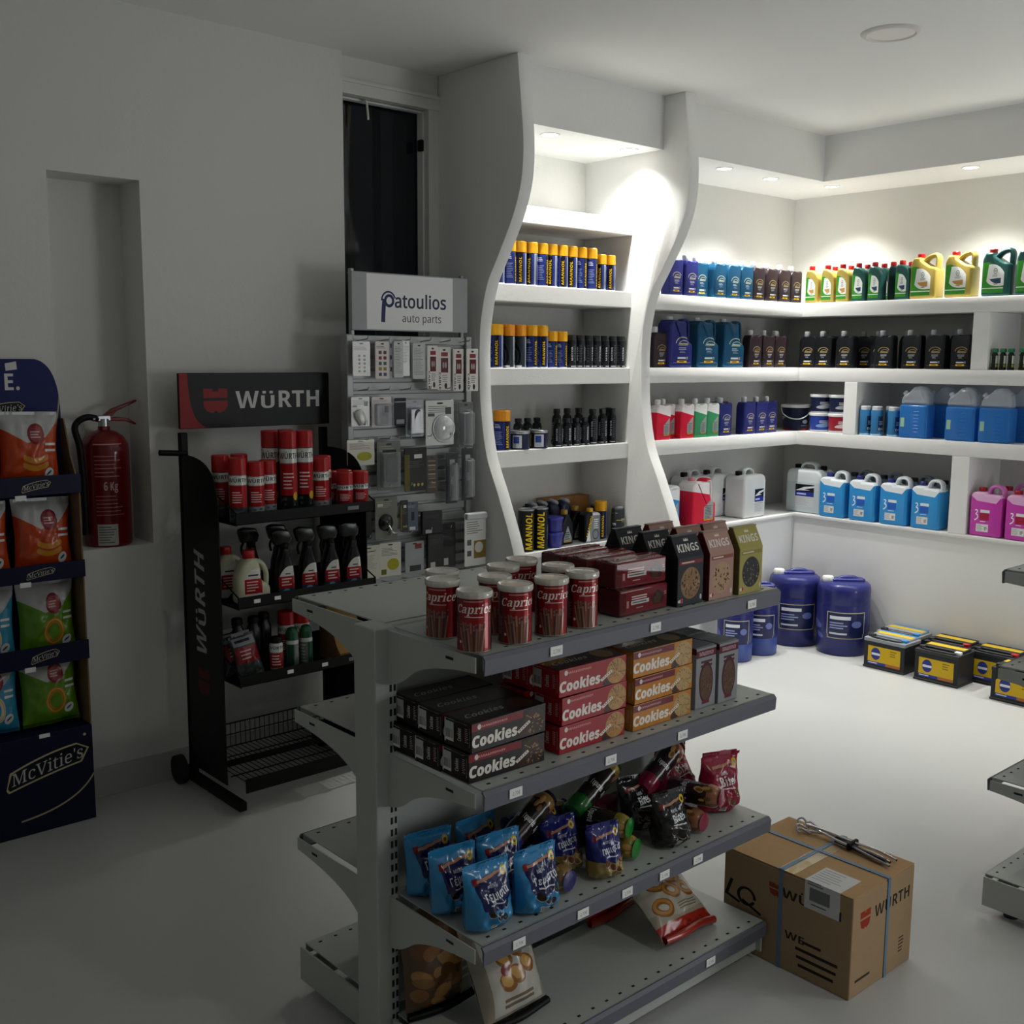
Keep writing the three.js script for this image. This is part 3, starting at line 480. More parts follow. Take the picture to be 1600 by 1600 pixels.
[[-3.01, .06, 'beside the light blue cans'], [-2.925, .2, 'in the second row behind'], [-2.745, .06, 'in the middle of the row'], [-2.563, .06, 'near the picture edge'], [-2.49, .2, 'in the second row near the picture edge']].forEach(([z, dx, t]) => put(washer, [XF + dx, S[3], z], W, 'clear jug of deep blue washer fluid ' + t, 'jugs of blue washer fluid'));
// blue and pink canisters on the lowest shelf
const jugPrint = (col, top, a) => T(512, 512, (c, w, h) => {
  rect(c, col, 0, 0, w, h); rect(c, top, 0, 0, w, 52); shape(c, top, [[20, 50], [490, 50], [420, 118], [110, 100]]);
  c.strokeStyle = '#e8eef4'; c.lineWidth = 15; c.beginPath(); c.moveTo(90, 210); c.quadraticCurveTo(150, 200, 120, 240); c.quadraticCurveTo(90, 262, 130, 262); c.quadraticCurveTo(160, 300, 86, 326); c.stroke(); rect(c, '#e2e6e8', 176, 200, 150, 34); rect(c, a, 164, 236, 158, 84); lines(c, '#dfe6ee', 180, 332, 120, 1, 10, 7); rect(c, '#e6e4e0', 120, 366, 196, 88); lines(c, '#8a8f94', 130, 378, 110, 6, 12, 4); lines(c, '#5d6166', 250, 396, 54, 3, 14, 8);
});
const pJugBlue = jugPrint('#2f93d6', '#e4eaee', '#1c5fc0'), pJugPink = jugPrint('#c83fae', '#e9b4dc', '#a8123c');
const fiveLitre = (tex, capCol, top) => proto('fluid_canister', 'canister', o => {
  const w = .168, h = .272;
  obj('body', slab(roundPoly([[-w / 2, 0], [w / 2, 0], [w / 2, h * .77], [w * .4, h * .82], [w * .0, h * .82], [-w * .06, h * .86], [-w * .4, h * .86], [-w / 2, h * .8]], .018), .115, .014), printed(tex, .28, { clearcoat: .3 }), o);
  obj('handle', grip([[-w * .03, h * .8], [w * .02, h * .93], [w * .1, h * .97], [w * .3, h * .97], [w * .4, h * .92], [w * .44, h * .76]], w * .058, .05), mat(top, .3), o);
  obj('cap', lathe([[.02, 0], [.021, .02], [.018, .024], [0, .024]], 20).translate(-w * .27, h * .85, 0), mat(capCol, .4), o);
});
const jugBlue = fiveLitre(pJugBlue, 0x232a78, 0xe4eaee), jugPink = fiveLitre(pJugPink, 0xb0182c, 0xd979c4), jugPale = fiveLitre(T(64, 64, c => rect(c, '#6f7d8c', 0, 0, 64, 64)), 0x1c1f30, 0x7a8896);
[-3.488, -3.293, -3.098, -2.907].forEach((z, i) => put(jugBlue, [XF + .065, YL, z], W, 'light blue five-litre canister with navy cap, front row, ' + nth(i) + ' of four', 'light blue five-litre canisters'));
[-3.42, -3.23, -3.04, -2.86].forEach((z, i) => put(jugPale, [XF + .215, YL, z], W, 'greyish canister with dark cap behind the light blue ones, ' + nth(i) + ' of four', 'greyish canisters in the back row'));
[[-2.572, .065, 'right of the lower divider'], [-2.5, .21, 'in the second row'], [-2.385, .065, 'cut off by the picture edge']].forEach(([z, dx, t]) => put(jugPink, [XF + dx, YL, z], W, 'magenta pink five-litre canister ' + t, 'pink five-litre canisters'));
// ================================================================ the metal gondola in the middle of the shop
// posts at both ends carry shelves on both sides; u runs along x from the near post
function gondola(label, X0, Z0, L, Dr, Dl, tags) {
  const g = thing('gondola_shelving', label, 'shelving', [X0, 0, Z0]);
  for (const px of [.022, L + .022]) {
    const post = obj('post', rb(.06, 1.045, .085, .004, px - .022 + .0, .5325, -.02), M.metal, g);
    const sl = [];
    for (let y = .08; y < 1.04; y += .0285) for (const dx of [.012, .023]) sl.push(bx(px - .022 + dx - .003, px - .022 + dx + .003, y, y + .016, .0215, .0231));
    const s = obj('slots', sl, M.slot, post); s.userData.kind = 'stuff';
  }
  obj('back_panel', bx(.03, L, .12, 1.045, -.026, -.014), M.metal, g);
  obj('panel_cap', rb(L - .02, .012, .03, .002, L / 2 + .022, 1.046, -.02), M.metal, g);
  for (const side of [1, -1]) {
    const D = side > 0 ? Dr : Dl;
    G.forEach((y, i) => {
      const base = i === 3, t = base ? .03 : .034, zi = .024, name = base ? 'base_deck' : 'shelf';
      const tray = [rb(L - .02, .004, D - zi, .0015, L / 2 + .012, y - .002, side * (D + zi) / 2), rb(L - .02, t, .004, .0015, L / 2 + .012, y - t / 2, side * (D - .002))];
      if (base) { tray.push(bx(.03, L, .03, y - .03, side > 0 ? D - .03 : -D + .02, side > 0 ? D - .02 : -D + .03)); for (const x of [.004, L - .002]) tray.push(bx(x, x + .006, .03, y - .004, Math.min(side * .03, side * (D - .004)), Math.max(side * .03, side * (D - .004)))); }
      const sh = obj(name, tray, M.metal, g);
      const holes = []; for (let x = .05; x < L; x += .047) holes.push(bx(x, x + .009, y - .001, y + .0006, side * (D - .022) - .003, side * (D - .022) + .003));
      obj('slots', holes, M.slot, sh).userData.kind = 'stuff';
      if (!base) for (const x of [.003, L]) {                         // the bracket: deep at the post, shallow at the front, curved below
        const s = new THREE.Shape(); s.moveTo(side * .02, y - .004); s.lineTo(side * (D - .004), y - .004); s.lineTo(side * (D - .004), y - .036);
        s.quadraticCurveTo(side * D * .45, y - .048, side * D * .28, y - .1); s.quadraticCurveTo(side * D * .18, y - .125, side * .02, y - .13); s.closePath();
        obj('bracket', toCreasedNormals(new THREE.ExtrudeGeometry(s, { depth: .003, bevelEnabled: false, curveSegments: 10 }).rotateY(-PI / 2).translate(x + .003, 0, 0), .4), M.metal, sh);
        obj('bracket_slot', bx(x - .0006, x - .0001, y - .024, y - .018, Math.min(side * (D - .1), side * (D - .075)), Math.max(side * (D - .1), side * (D - .075))), M.slot, sh);
      }
      if (side > 0 || !base) {
        const rail = poly([[0, 0], [.004, .0], [.011, -.008], [.009, -.04], [.006, -.042], [.007, -.01], [0, -.004]].map(([a, b]) => [side * (D + a), y - .001 + b]));
        obj('price_rail', toCreasedNormals(new THREE.ExtrudeGeometry(rail, { depth: L - .014, bevelEnabled: false }).rotateY(-PI / 2).translate(L + .003, 0, 0), .3), M.rail, sh);
      }
      for (const [ti, x, yy] of tags) if (side > 0 && ti === i) obj('price_tag', rb(.036, .021, .0016, .0006, x - X0, yy, D + .0126), tagPrint, sh);
    });
    for (const x of [.06, L - .05]) obj('foot', [cyl(.022, .008, x, 0, side * (D - .07), 18), cyl(.007, .028, x, .004, side * (D - .07), 10)], M.darkGrey, g);
  }
  return g;
}
const tagPrint = printed(T(128, 64, (c, w, h) => { rect(c, '#f0f0ee', 0, 0, w, h); txt(c, '2,70€', 66, 34, 32, '#7d7f81', { style: '' }); }), .5);
gondola('grey metal double-sided gondola stocked with biscuits in the middle of the floor', 1.356, -1.966, 1.03, .334, .39, [[0, 1.57, 1.033], [0, 1.89, 1.033], [0, 2.261, 1.033], [1, 1.457, .747], [1, 1.747, .747], [1, 2.0, .747], [2, 1.47, .404], [2, 1.665, .404], [2, 1.813, .404], [2, 1.947, .404], [2, 2.075, .404], [3, 2.142, .102]]);
gondola('empty grey metal gondola cut off by the right picture edge', 3.105, -.97, 1.045, .334, .39, []);

// ---------------------------------------------------------------- top shelf: wafer tins, chocolate packs, house-shaped cartons
const rollsTex = T(1024, 512, (c, w, h) => {
  rect(c, '#6b0f16', 0, 0, w, h);
  for (const x of [0, 512]) {
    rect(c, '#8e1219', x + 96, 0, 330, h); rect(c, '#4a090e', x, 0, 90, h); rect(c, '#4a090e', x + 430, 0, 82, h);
    lines(c, '#b98a86', x + 150, 44, 200, 1, 10, 12, .1); txt(c, 'Caprice', x + 256, 120, 104, '#ece4de', { style: 'italic bold', font: 'serif' }); rect(c, '#e0d5d0', x + 160, 186, 190, 7);
    for (let i = 0; i < 20; i++) { const k = i % 10, a = x + 120 + k * 27 + rr(-6, 6), t = 250 + (i > 9 ? 56 : 0) + rr(-14, 30), b = x + 168 + k * 18; c.lineCap = 'round'; c.strokeStyle = ['#4a3026', '#8a7262', '#6a5042'][i % 3]; c.lineWidth = 17; c.beginPath(); c.moveTo(a, t); c.lineTo(b, 540); c.stroke(); disc(c, '#a8978a', a, t, 9, 7); disc(c, '#24140f', a, t, 5, 4); }
    disc(c, '#d9d0c8', x + 112, 420, 14); lines(c, '#9c8f8a', x + 18, 250, 56, 12, 15, 5);
  }
  rect(c, '#a9a49c', 0, 500, w, 12);
});
const waferTin = proto('wafer_tin', 'tin', o => {
  obj('body', lathe([[0, 0], [.0345, 0], [.0365, .002], [.0355, .004], [.0355, .114], [.0365, .116], [.0355, .118]], 36), printed(rollsTex, .3, { metalness: .2, clearcoat: .3 }), o);
  obj('lid', lathe([[.0375, .112], [.0385, .114], [.0385, .122], [.037, .125], [.0345, .1245], [.0325, .1222], [.012, .1218], [0, .1222]], 40), mat(0xcfccc2, .18, { clearcoat: .6 }), o);
});
const Y1 = G[0] + .001;
[[1.393, -1.68, 'frontmost, nearest the gondola corner'], [1.5, -1.674, 'second in the front row'], [1.605, -1.674, 'third in the front row'], [1.706, -1.68, 'touching the dark red chocolate packs'], [1.412, -1.81, 'behind the frontmost tin'], [1.469, -1.885, 'at the back left of the group'], [1.522, -1.766, 'in the middle of the group'], [1.615, -1.845, 'fourth in the back row'], [1.701, -1.877, 'farthest back, close to the partition foot'], [1.715, -1.768, 'behind the tin touching the chocolate packs']]
  .forEach(([x, z, t], i) => put(waferTin, [x, Y1, z], .85 + [0, .25, .15, .35, -.3, .6, .2, .4, .1, .5][i], 'red wafer tin with pale plastic lid, ' + t, 'red wafer tins'));
const chocTex = T(512, 256, (c, w, h) => {
  rect(c, '#7d0f1e', 0, 0, w, h); rect(c, '#5f0a16', 0, 0, 60, h); lines(c, '#c58f96', 70, 110, 22, 1, 10, 70, 0);
  lines(c, '#e5c9c9', 120, 70, 170, 2, 24, 14, .15); rect(c, '#dedcd8', 116, 118, 190, 40); lines(c, '#5c6b74', 130, 132, 150, 1, 8, 12, 0); lines(c, '#d9b7b7', 170, 190, 90, 1, 8, 8);
  shape(c, '#3a241c', [[360, 200], [330, 120], [400, 50], [470, 110], [455, 200]]); shape(c, '#55372a', [[372, 190], [360, 130], [400, 84], [440, 130], [430, 190]]); lines(c, '#d6b6b6', 470, 84, 36, 2, 20, 6);
});
const chocPack = proto('chocolate_pack', 'pack', o => { obj('wrapper', carton(.175, .063, .07, [[0, 0, .1, 1], [0, 0, .1, 1], [.02, .7, .2, .98], [0, 0, .1, .2], [0, 0, 1, 1], [0, 0, 1, 1]], .006), printed(chocTex, .25, { clearcoat: .5, bumpMap: withRep(grainTex, 3), bumpScale: .002 }), o); obj('seal', [rb(.17, .003, .018, .001, 0, .064, -.004).rotateX(.0)], printed(chocTex, .2, { clearcoat: .6 }), o); });
[[1.905, 0, -1.705, 'bottom of the front stack'], [1.9, .065, -1.71, 'top of the front stack'], [1.895, 0, -1.79, 'bottom of the second stack'], [1.885, .065, -1.792, 'top of the second stack'], [1.885, 0, -1.873, 'bottom of the rear stack'], [1.878, .065, -1.874, 'top of the rear stack']].forEach(([x, y, z, t], i) => put(chocPack, [x, Y1 + y, z], [.02, -.03, .03, .0, -.02, .03][i], 'shiny dark red chocolate biscuit pack, ' + t + ' beside the wafer tins', 'dark red chocolate packs'));
// cartons with a roof: KINGS
const kingsTex = (base, dark, cookie, chips, band) => T(512, 512, (c, w, h) => {
  rect(c, base, 0, 0, w, h); rect(c, dark, 0, 0, 150, h);                             // left strip: plain side
  rect(c, base, 150, 0, 362, h); txt(c, 'KINGS', 330, 108, 96, '#d9d6cf', { skew: -.08 }); shape(c, '#d9d6cf', [[300, 48], [308, 22], [322, 40], [332, 18], [344, 40], [358, 22], [364, 48]]);
  rect(c, band, 180, 214, 310, 26); lines(c, '#d8c9b8', 205, 222, 240, 1, 8, 9);
  disc(c, cookie, 332, 366, 132, 106); for (let i = 0; i < 60; i++) { const a = rr(0, 7), q = Math.sqrt(rnd()) * 116; disc(c, i % 3 ? chips : '#a08868', 332 + q * Math.cos(a), 366 + q * .8 * Math.sin(a), rr(4, 14), rr(3, 9), a); }
  shape(c, '#d8d4cc', [[168, 470], [230, 462], [230, 490], [168, 486]]); disc(c, '#b32430', 214, 476, 15); disc(c, '#c9c6c0', 476, 470, 12, 18);
  for (const y of [120, 220, 330]) rect(c, '#ffffff22', 0, y, 150, 4);
});
function roofCarton(tex, col) {
  return proto('biscuit_carton', 'carton', o => {
    const w = .098, d = .062, h = .118, k = .168;                    // walls up to h, roof ridge pushed back to k
    const pts = [[-d / 2, 0], [d / 2, 0], [d / 2, h], [d * .1, k], [-d * .1, k], [-d / 2, h]];
    let g = new THREE.ExtrudeGeometry(poly(pts), { depth: w - .003, bevelEnabled: true, bevelThickness: .0015, bevelSize: .0015, bevelOffset: -.0015, bevelSegments: 1 });
    g.rotateY(-PI / 2).translate(w / 2 - .0015, 0, 0); g = toCreasedNormals(g, .3);
    const p = g.attributes.position, n = g.attributes.normal, uv = g.attributes.uv;
    for (let i = 0; i < p.count; i++) {
      if (Math.abs(n.getX(i)) > .7) uv.setXY(i, .05 + (p.getZ(i) / d + .5) * .2, p.getY(i) / k);
      else { const s = n.getZ(i) < 0 ? -1 : 1, vv = p.getY(i) <= h ? p.getY(i) / h * .62 : .62 + (p.getY(i) - h) / (k - h) * .38; uv.setXY(i, .3 + (s * p.getX(i) / w + .5) * .69, vv); }
    }
    obj('box', g, printed(tex, .55), o); obj('roof_ridge', rb(w, .0035, .016, .001, 0, k + .001, 0), mat(col, .55), o);
  });
}
const kBlack = roofCarton(kingsTex('#22242a', '#17181c', '#8b6a45', '#3a2418', '#7a1a26'), 0x202228), kPink = roofCarton(kingsTex('#a98478', '#5a1c26', '#b39070', '#4a3020', '#8c4a40'), 0x9c7a70), kOlive = roofCarton(kingsTex('#a39a52', '#7c7440', '#26262a', '#34353a', '#8c8240'), 0x9a9150);
[[kBlack, 2.055, -1.685, 'black', 'at the front'], [kPink, 2.17, -1.68, 'pinkish beige', 'at the front'], [kOlive, 2.285, -1.675, 'olive yellow', 'at the right end'], [kBlack, 2.045, -1.768, 'black', 'second in its row'], [kBlack, 2.035, -1.85, 'black', 'farthest back'], [kPink, 2.168, -1.765, 'pinkish beige', 'second in its row'], [kPink, 2.16, -1.85, 'pinkish beige', 'farthest back'], [kPink, 2.275, -1.765, 'pinkish beige', 'behind the olive one']].forEach(([p, x, z, k, t]) => put(p, [x, Y1, z], 0, k + ' roof-topped cookie carton with round cookie picture, ' + t, 'roof-topped cookie cartons'));

// ---------------------------------------------------------------- second shelf: cookie boxes lying on their long side
function cookieTex(base, top, band, cookie, chips, end) {
  return T(1024, 512, (c, w, h) => {
    // front: u 0..0.6, v 0..0.5 of the sheet (bottom left) ; top: above it ; end: right
    rect(c, base, 0, 0, w, h); c.save(); c.beginPath(); c.rect(0, 256, 614, 256); c.clip();
    rect(c, base, 0, 256, 614, 256); rect(c, band, 0, 264, 420, 66); disc(c, '#dcd6d2', 60, 296, 15, 24); txt(c, 'ΠΑΠΑΔΟΠΟΥΛΟΥ', 180, 298, 27, '#d9a9a9');
    txt(c, 'Cookies', 186, 420, 132, '#ece7df', { skew: -.06, sx: .74, stroke: '#ece7df', lw: 7 });
    shape(c, '#3a2216', [[390, 486], [430, 424], [500, 430], [520, 500], [400, 512]]); disc(c, cookie, 520, 390, 92, 122);
    for (let i = 0; i < 60; i++) { const a = rr(0, 7), q = Math.sqrt(rnd()) * 84; ring(c, i % 3 ? chips : '#d2aa70', 520 + q * Math.cos(a), 390 + q * 1.3 * Math.sin(a), rr(5, 16), rr(3, 8), 4, 0, 3, a); }
    shape(c, '#e6ddd0', [[368, 440], [470, 366], [484, 388], [386, 462]]); for (let i = 0; i < 5; i++) rect(c, '#5b4230', 390 + i * 17, 430 - i * 12, 9, 10); c.restore();
    rect(c, top, 0, 0, 614, 256); c.save(); c.translate(210, 128); c.transform(1, 0, -.5, 1, 0, 0); txt(c, 'Cookies', 0, 0, 84, end ? '#9a9a98' : '#d8d2ca', {}); c.restore(); disc(c, cookie, 500, 130, 78, 86);
    rect(c, base, 614, 0, 410, h); barcode(c, 640, 40, 130, 420); rect(c, '#b9c0c0', 640, 40, 130, 170); txt(c, 'Cookies', 850, 256, 74, '#d8d2ca', { rot: -PI / 2 }); lines(c, '#c9a9a9', 930, 80, 50, 8, 40, 14);
  });
}
const Fc = [0, 0, .6, .5], Tc = [0, .5, .6, 1], Ec = [.62, 0, 1, 1], Dd = [.61, 0, .62, .1];
const cookieBox = tex => proto('cookie_box', 'box', o => {
  obj('carton', carton(.215, .064, .09, [Ec, Ec, Tc, Dd, Fc, Fc], .0012), printed(tex, .35, { clearcoat: .25 }), o);
  for (const s of [-1, 1]) obj('end_flap', rb(.0016, .052, .078, .0006, s * .1078, .032, 0), printed(tex, .4), o).geometry.attributes.uv.array.forEach((v, i, a) => { a[i] = i % 2 ? v : .64 + v * .33; });
});
const kDark = cookieBox(cookieTex('#17120f', '#0f0d0c', '#7e1420', '#3b2519', '#221309', 1)), kRed = cookieBox(cookieTex('#a01522', '#3c0a10', '#a01522', '#b98c52', '#5a3520', 0)), kOr = cookieBox(cookieTex('#c07c22', '#4a3a28', '#6e1226', '#b99a68', '#6a4a2a', 0));
const Y2 = G[1] + .001;
[[0, 0, 'bottom front'], [0, 1, 'top front'], [1, 0, 'bottom middle'], [1, 1, 'top middle'], [2, 0, 'bottom rear'], [2, 1, 'top rear']].forEach(([r, k, t], i) => put(kDark, [1.483 + [0, .004, -.004, .006, .0, .012][i], Y2 + k * .0655, -1.72 - r * .094], [-.01, .02, .0, -.02, .02, 0][i], 'dark brown cookie box, ' + t + ' of the pile near the gondola post', 'dark brown cookie boxes'));
[[0, 0, 'bottom front'], [0, 1, 'middle front'], [0, 2, 'top front'], [1, 0, 'bottom rear'], [1, 1, 'middle rear'], [1, 2, 'top rear']].forEach(([r, k, t], i) => put(kRed, [1.744 + [0, .005, .0, -.004, -.02, -.01][i], Y2 + k * .0655, -1.72 - r * .094], [0, .015, -.02, 0, 0, .02][i], 'red cookie box, ' + t + ' of the red stack', 'red cookie boxes'));
[[0, 0, 'bottom front'], [0, 1, 'middle front'], [0, 2, 'top front'], [1, 0, 'bottom rear'], [1, 1, 'middle rear'], [1, 2, 'top rear']].forEach(([r, k, t], i) => put(kOr, [1.983 + [0, .003, -.002, 0, 0, .004][i], Y2 + k * .0655, -1.715 - r * .094], [.0, .01, -.01, 0, 0, 0][i], 'orange cookie box, ' + t + ' of the orange stack', 'orange cookie boxes'));
const greyTex = T(512, 512, (c, w, h) => { rect(c, '#8f9296', 0, 0, w, h); rect(c, '#5a1424', 0, 20, w, 62); txt(c, 'ΠΑΠΑΔΟΠΟΥΛΟΥ', 256, 52, 46, '#c6a8ae'); lines(c, '#4c2a30', 120, 112, 290, 2, 34, 20, .1); disc(c, '#4a1520', 262, 300, 182, 176); disc(c, '#5c4332', 270, 306, 150, 148); for (let i = 0; i < 60; i++) { const a = rr(0, 7), q = Math.sqrt(rnd()) * 136; disc(c, i % 2 ? '#3c2a20' : '#76583f', 270 + q * Math.cos(a), 306 + q * Math.sin(a), rr(6, 16), rr(4, 9), a); } rect(c, '#6b2230', 170, 452, 190, 30); });
const greyBox = proto('cookie_box', 'box', o => { obj('carton', carton(.08, .158, .1, [[0, .3, .03, .9], [0, .3, .03, .9], [0, 0, .1, .05], [0, 0, .1, .05], [0, 0, 1, 1], [0, 0, 1, 1]], .0012), printed(greyTex, .4), o); obj('lid_flap', rb(.076, .0015, .05, .0005, 0, .1587, .02), mat(0x7f8286, .5), o); });
[[2.158, -1.728, 'left'], [2.243, -1.722, 'right']].forEach(([x, z, t]) => put(greyBox, [x, Y2, z], 0, 'tall grey cookie box with maroon band, ' + t + ' one of the front pair', 'tall grey cookie boxes'));
[[2.158, -1.832, 'left'], [2.243, -1.828, 'right']].forEach(([x, z, t]) => put(greyBox, [x, Y2, z], 0, 'tall grey cookie box standing behind the front pair, ' + t + ' one', 'tall grey cookie boxes'));

// ---------------------------------------------------------------- third shelf: pouches and rolls of filled biscuits
const pouchTex = (base, low, word, cook) => T(512, 512, (c, w, h) => {
  rect(c, low === '#9a8348' ? base : low, 0, 0, w, h); if (low === '#9a8348') rect(c, low, 0, 330, w, 182); shape(c, base, [[70, 110], [470, 70], [476, 300], [300, 352], [110, 330]]); rect(c, low === '#9a8348' ? base : low, 0, 0, w, 66); shape(c, '#7e1c22', [[66, 100], [120, 92], [120, 150], [66, 150]]); shape(c, '#b8846a', [[110, 112], [380, 80], [380, 100], [110, 134]]); disc(c, '#d8b41c', 424, 96, 38); disc(c, '#3a2a10', 424, 96, 16);
  txt(c, 'MINI', 250, 170, 40, '#c9ccd4', { rot: -.1 }); txt(c, word, 290, 232, word.length > 6 ? 86 : 104, '#e6e8ec', { rot: -.1, sx: .9 }); rect(c, '#dfe2e8', 180, 290, 190, 10);
  for (const [x, y, q] of [[176, 352, 40], [396, 330, 40], [262, 392, 38], [348, 420, 34]]) { disc(c, '#cfc6b4', x, y + 6, q, q * .8, .3); disc(c, cook, x, y, q, q * .8, .3); }
  barcode(c, 190, 446, 90, 56);
});
const foil = t => printed(t, .22, { clearcoat: .5, clearcoatRoughness: .2 });
const pouch = (tex, s, w = .12, h = .142, t = .088) => proto('biscuit_pouch', 'pouch', o => { obj('bag', bag(w, h, t, 'pouch', s, 1.7), foil(tex), o); obj('top_seal', rb(w * .93, .012, .0024, .0008, 0, h - .004, .0), foil(tex), o).geometry.attributes.uv.array.forEach((v, i, a) => { a[i] = i % 2 ? .95 + v * .05 : v; }); });
const tBlue = pouchTex('#161a52', '#2f86bd', 'Γεμιστά', '#241713'), tNavy = pouchTex('#1c2272', '#1c2272', 'Γεμιστά', '#6a4326'), tNavy2 = pouchTex('#1c2272', '#9a8348', 'Γεμιστά', '#6a3c1e'), tBlack = pouchTex('#121214', '#17171a', 'Bites', '#2e211b'), tRed = pouchTex('#8a1230', '#941638', 'Bites', '#6b4a2c');
const bl = [pouch(tBlue, 1.3), pouch(tBlue, 4.1), pouch(tBlue, 7.7)];
const Y3 = G[2] + .001;
[[1.44, -1.688, -.1, 'frontmost, at the shelf corner', 0, -.08], [1.57, -1.676, -.06, 'right beside the frontmost pouch', 1, -.05], [1.43, -1.792, -.15, 'behind the frontmost pouch', 2, -.08], [1.44, -1.896, -.2, 'closest to the gondola post', 0, -.06], [1.556, -1.782, -.1, 'second row behind the front pair', 1, -.08], [1.572, -1.884, 0, 'at the very back with only its top showing', 2, -.06]]
  .forEach(([x, z, ry, t, k, tilt]) => put(bl[k], [x, Y3, z], ry, 'light blue filled-biscuit pouch with navy panel, ' + t, 'light blue biscuit pouches', [tilt, ry, 0]));
const nv = pouch(tNavy2, 2.2, .094, .125, .08), nv2 = pouch(tNavy, 5.2, .094, .125, .08), bk = pouch(tBlack, 3.4, .108, .136, .088), rd = pouch(tRed, 6.3, .13, .16, .09);
put(nv, [1.80, Y3, -1.68], -.25, 'navy biscuit pouch with beige bottom at the shelf front', 'navy biscuit pouches', [-.12, -.25, 0]);
put(nv, [1.745, Y3, -1.755], -.35, 'navy biscuit pouch leaning behind the one at the shelf front', 'navy biscuit pouches', [-.25, -.35, .05]); put(nv2, [1.77, Y3, -1.83], -.2, 'plain navy biscuit pouch deep between the rolls', 'navy biscuit pouches', [-.3, -.2, .1]);
put(bk, [2.05, Y3, -1.69], -.15, 'black cookie bites pouch at the shelf front', 'black cookie pouches', [-.1, -.15, 0]); put(bk, [2.04, Y3, -1.79], -.1, 'black cookie bites pouch behind the front one', 'black cookie pouches', [-.3, -.1, -.1]);
put(rd, [2.31, Y3, -1.745], -.2, 'dark red cookie bites pouch near the shelf end', 'red cookie pouches', [-.05, -.2, -.08]); put(rd, [2.28, Y3, -1.86], .1, 'dark red cookie pouch farther back at the shelf end', 'red cookie pouches', [-.2, .1, .1]);
const rollTex = (end, mid, pic) => T(512, 256, (c, w, h) => { rect(c, end, 0, 0, w, h); rect(c, '#2a1c16', 0, 40, w, 216); rect(c, mid, 0, 90, w, 100); for (const y of [130]) for (const x of [64, 192, 320, 448]) txt(c, 'Γεμιστά', x, y, 30, '#e0e2e6', { rot: -PI / 2 * 0, sx: .9 }); rect(c, pic, 0, 0, w, 46); for (let i = 0; i < 20; i++) disc(c, i % 2 ? '#7a5230' : '#c49a5a', rr(0, w), rr(8, 80), rr(10, 22)); rect(c, end, 0, 196, w, 60); });
const roll = (tex, endCol) => proto('biscuit_roll', 'roll', o => {
  const r = .03, l = .185, pr = [[0, .0], [.012, .002], [.022, .0], [r * .9, .01], [r, .022]];
  for (let i = 0; i < 9; i++) pr.push([r + (i % 2 ? -.0012 : .0004), .03 + i * (l - .06) / 8]);
  pr.push([r, l - .022], [r * .88, l - .01], [.018, l - .002], [0, l]);
  obj('wrapper', lathe(pr, 24).translate(0, -l / 2, 0), foil(tex), o);
  for (const s of [-1, 1]) obj('end_twist', lathe([[0, 0], [.02, .001], [.025, .004], [.016, .006], [0, .007]], 14).rotateX(s > 0 ? 0 : PI).translate(0, s * (l / 2 - .003), 0), mat(endCol, .25, { clearcoat: .5 }), o);
});
const rNavy = roll(rollTex('#191d5e', '#1a1410', '#8a6a3a'), 0x1a1f66), rGreen = roll(rollTex('#0f5e1c', '#1a1410', '#8a7a2a'), 0x0f7a22), rCherry = roll(rollTex('#7e0f36', '#2a1020', '#a06a4a'), 0x8a0f3c);
// lying rolls point towards the shelf front, some stacked crosswise on the lower ones
const L0 = PI / 2;
[[rNavy, 1.662, 0, -1.765, L0, .12, 'navy biscuit roll lying beside the light blue pouches, end towards the viewer'], [rNavy, 1.665, .066, -1.815, L0 - .42, 1.7, 'navy biscuit roll lying crosswise on top, left of the green ones'], [rNavy, 1.60, .0, -1.885, L0, 1.5, 'navy biscuit roll at the back near the panel'],
[rGreen, 1.893, 0, -1.775, L0, .25, 'green-ended biscuit roll beside the navy pouches, end towards the viewer'], [rGreen, 1.905, .085, -1.825, L0 - .42, 1.7, 'green-ended biscuit roll lying crosswise on top of the heap'], [rGreen, 1.862, .061, -1.775, L0, .3, 'green-ended biscuit roll resting on the lower green one'],
[rCherry, 2.15, 0, -1.765, L0, .15, 'cherry red biscuit roll beside the black pouch, end towards the viewer'], [rCherry, 2.155, .078, -1.82, L0 - .42, 1.7, 'cherry red biscuit roll lying crosswise on top of the heap'], [rCherry, 2.175, .061, -1.74, L0, .35, 'cherry red biscuit roll resting on the lower cherry one'],
[rGreen, 1.82, 0, -1.9, L0, 1.5, 'green-ended biscuit roll lowest at the back'], [rCherry, 2.12, 0, -1.905, L0, 1.5, 'cherry red biscuit roll lowest at the back'], [rNavy, 1.76, .061, -1.88, L0, 1.5, 'navy biscuit roll behind the crosswise ones']].forEach(([p, x, y, z, rx, ry, t]) => {
  put(p, [x, Y3 + y, z], 0, t, 'biscuit rolls on the third gondola shelf', [rx, ry, 0], 'YXZ');
});
// ---------------------------------------------------------------- bottom deck: bags of bread rings and rusks
const breadTex = T(512, 512, (c, w, h) => { rect(c, '#a59c8a', 0, 0, w, h); shape(c, '#b9b3a6', [[0, 60], [200, 40], [512, 100], [512, 380], [200, 400], [0, 330]]); for (const [x, y, a, b] of [[150, 150, 90, 60], [330, 120, 100, 70], [250, 230, 80, 60], [110, 320, 90, 60], [390, 250, 70, 56]]) { ring(c, '#8a5a26', x, y, a * .7, b * .7, 42, 0, 7, .4); ring(c, '#b9823e', x - 4, y - 6, a * .7, b * .7, 20, 0, 7, .4); } lines(c, '#6b5a42', 230, 330, 200, 3, 18, 6); rect(c, '#a8281c', 0, 416, w, 96); for (let i = 0; i < 14; i++) disc(c, i % 2 ? '#c24a34' : '#8a1c14', rr(0, w), rr(430, 505), rr(10, 26), rr(6, 14)); });
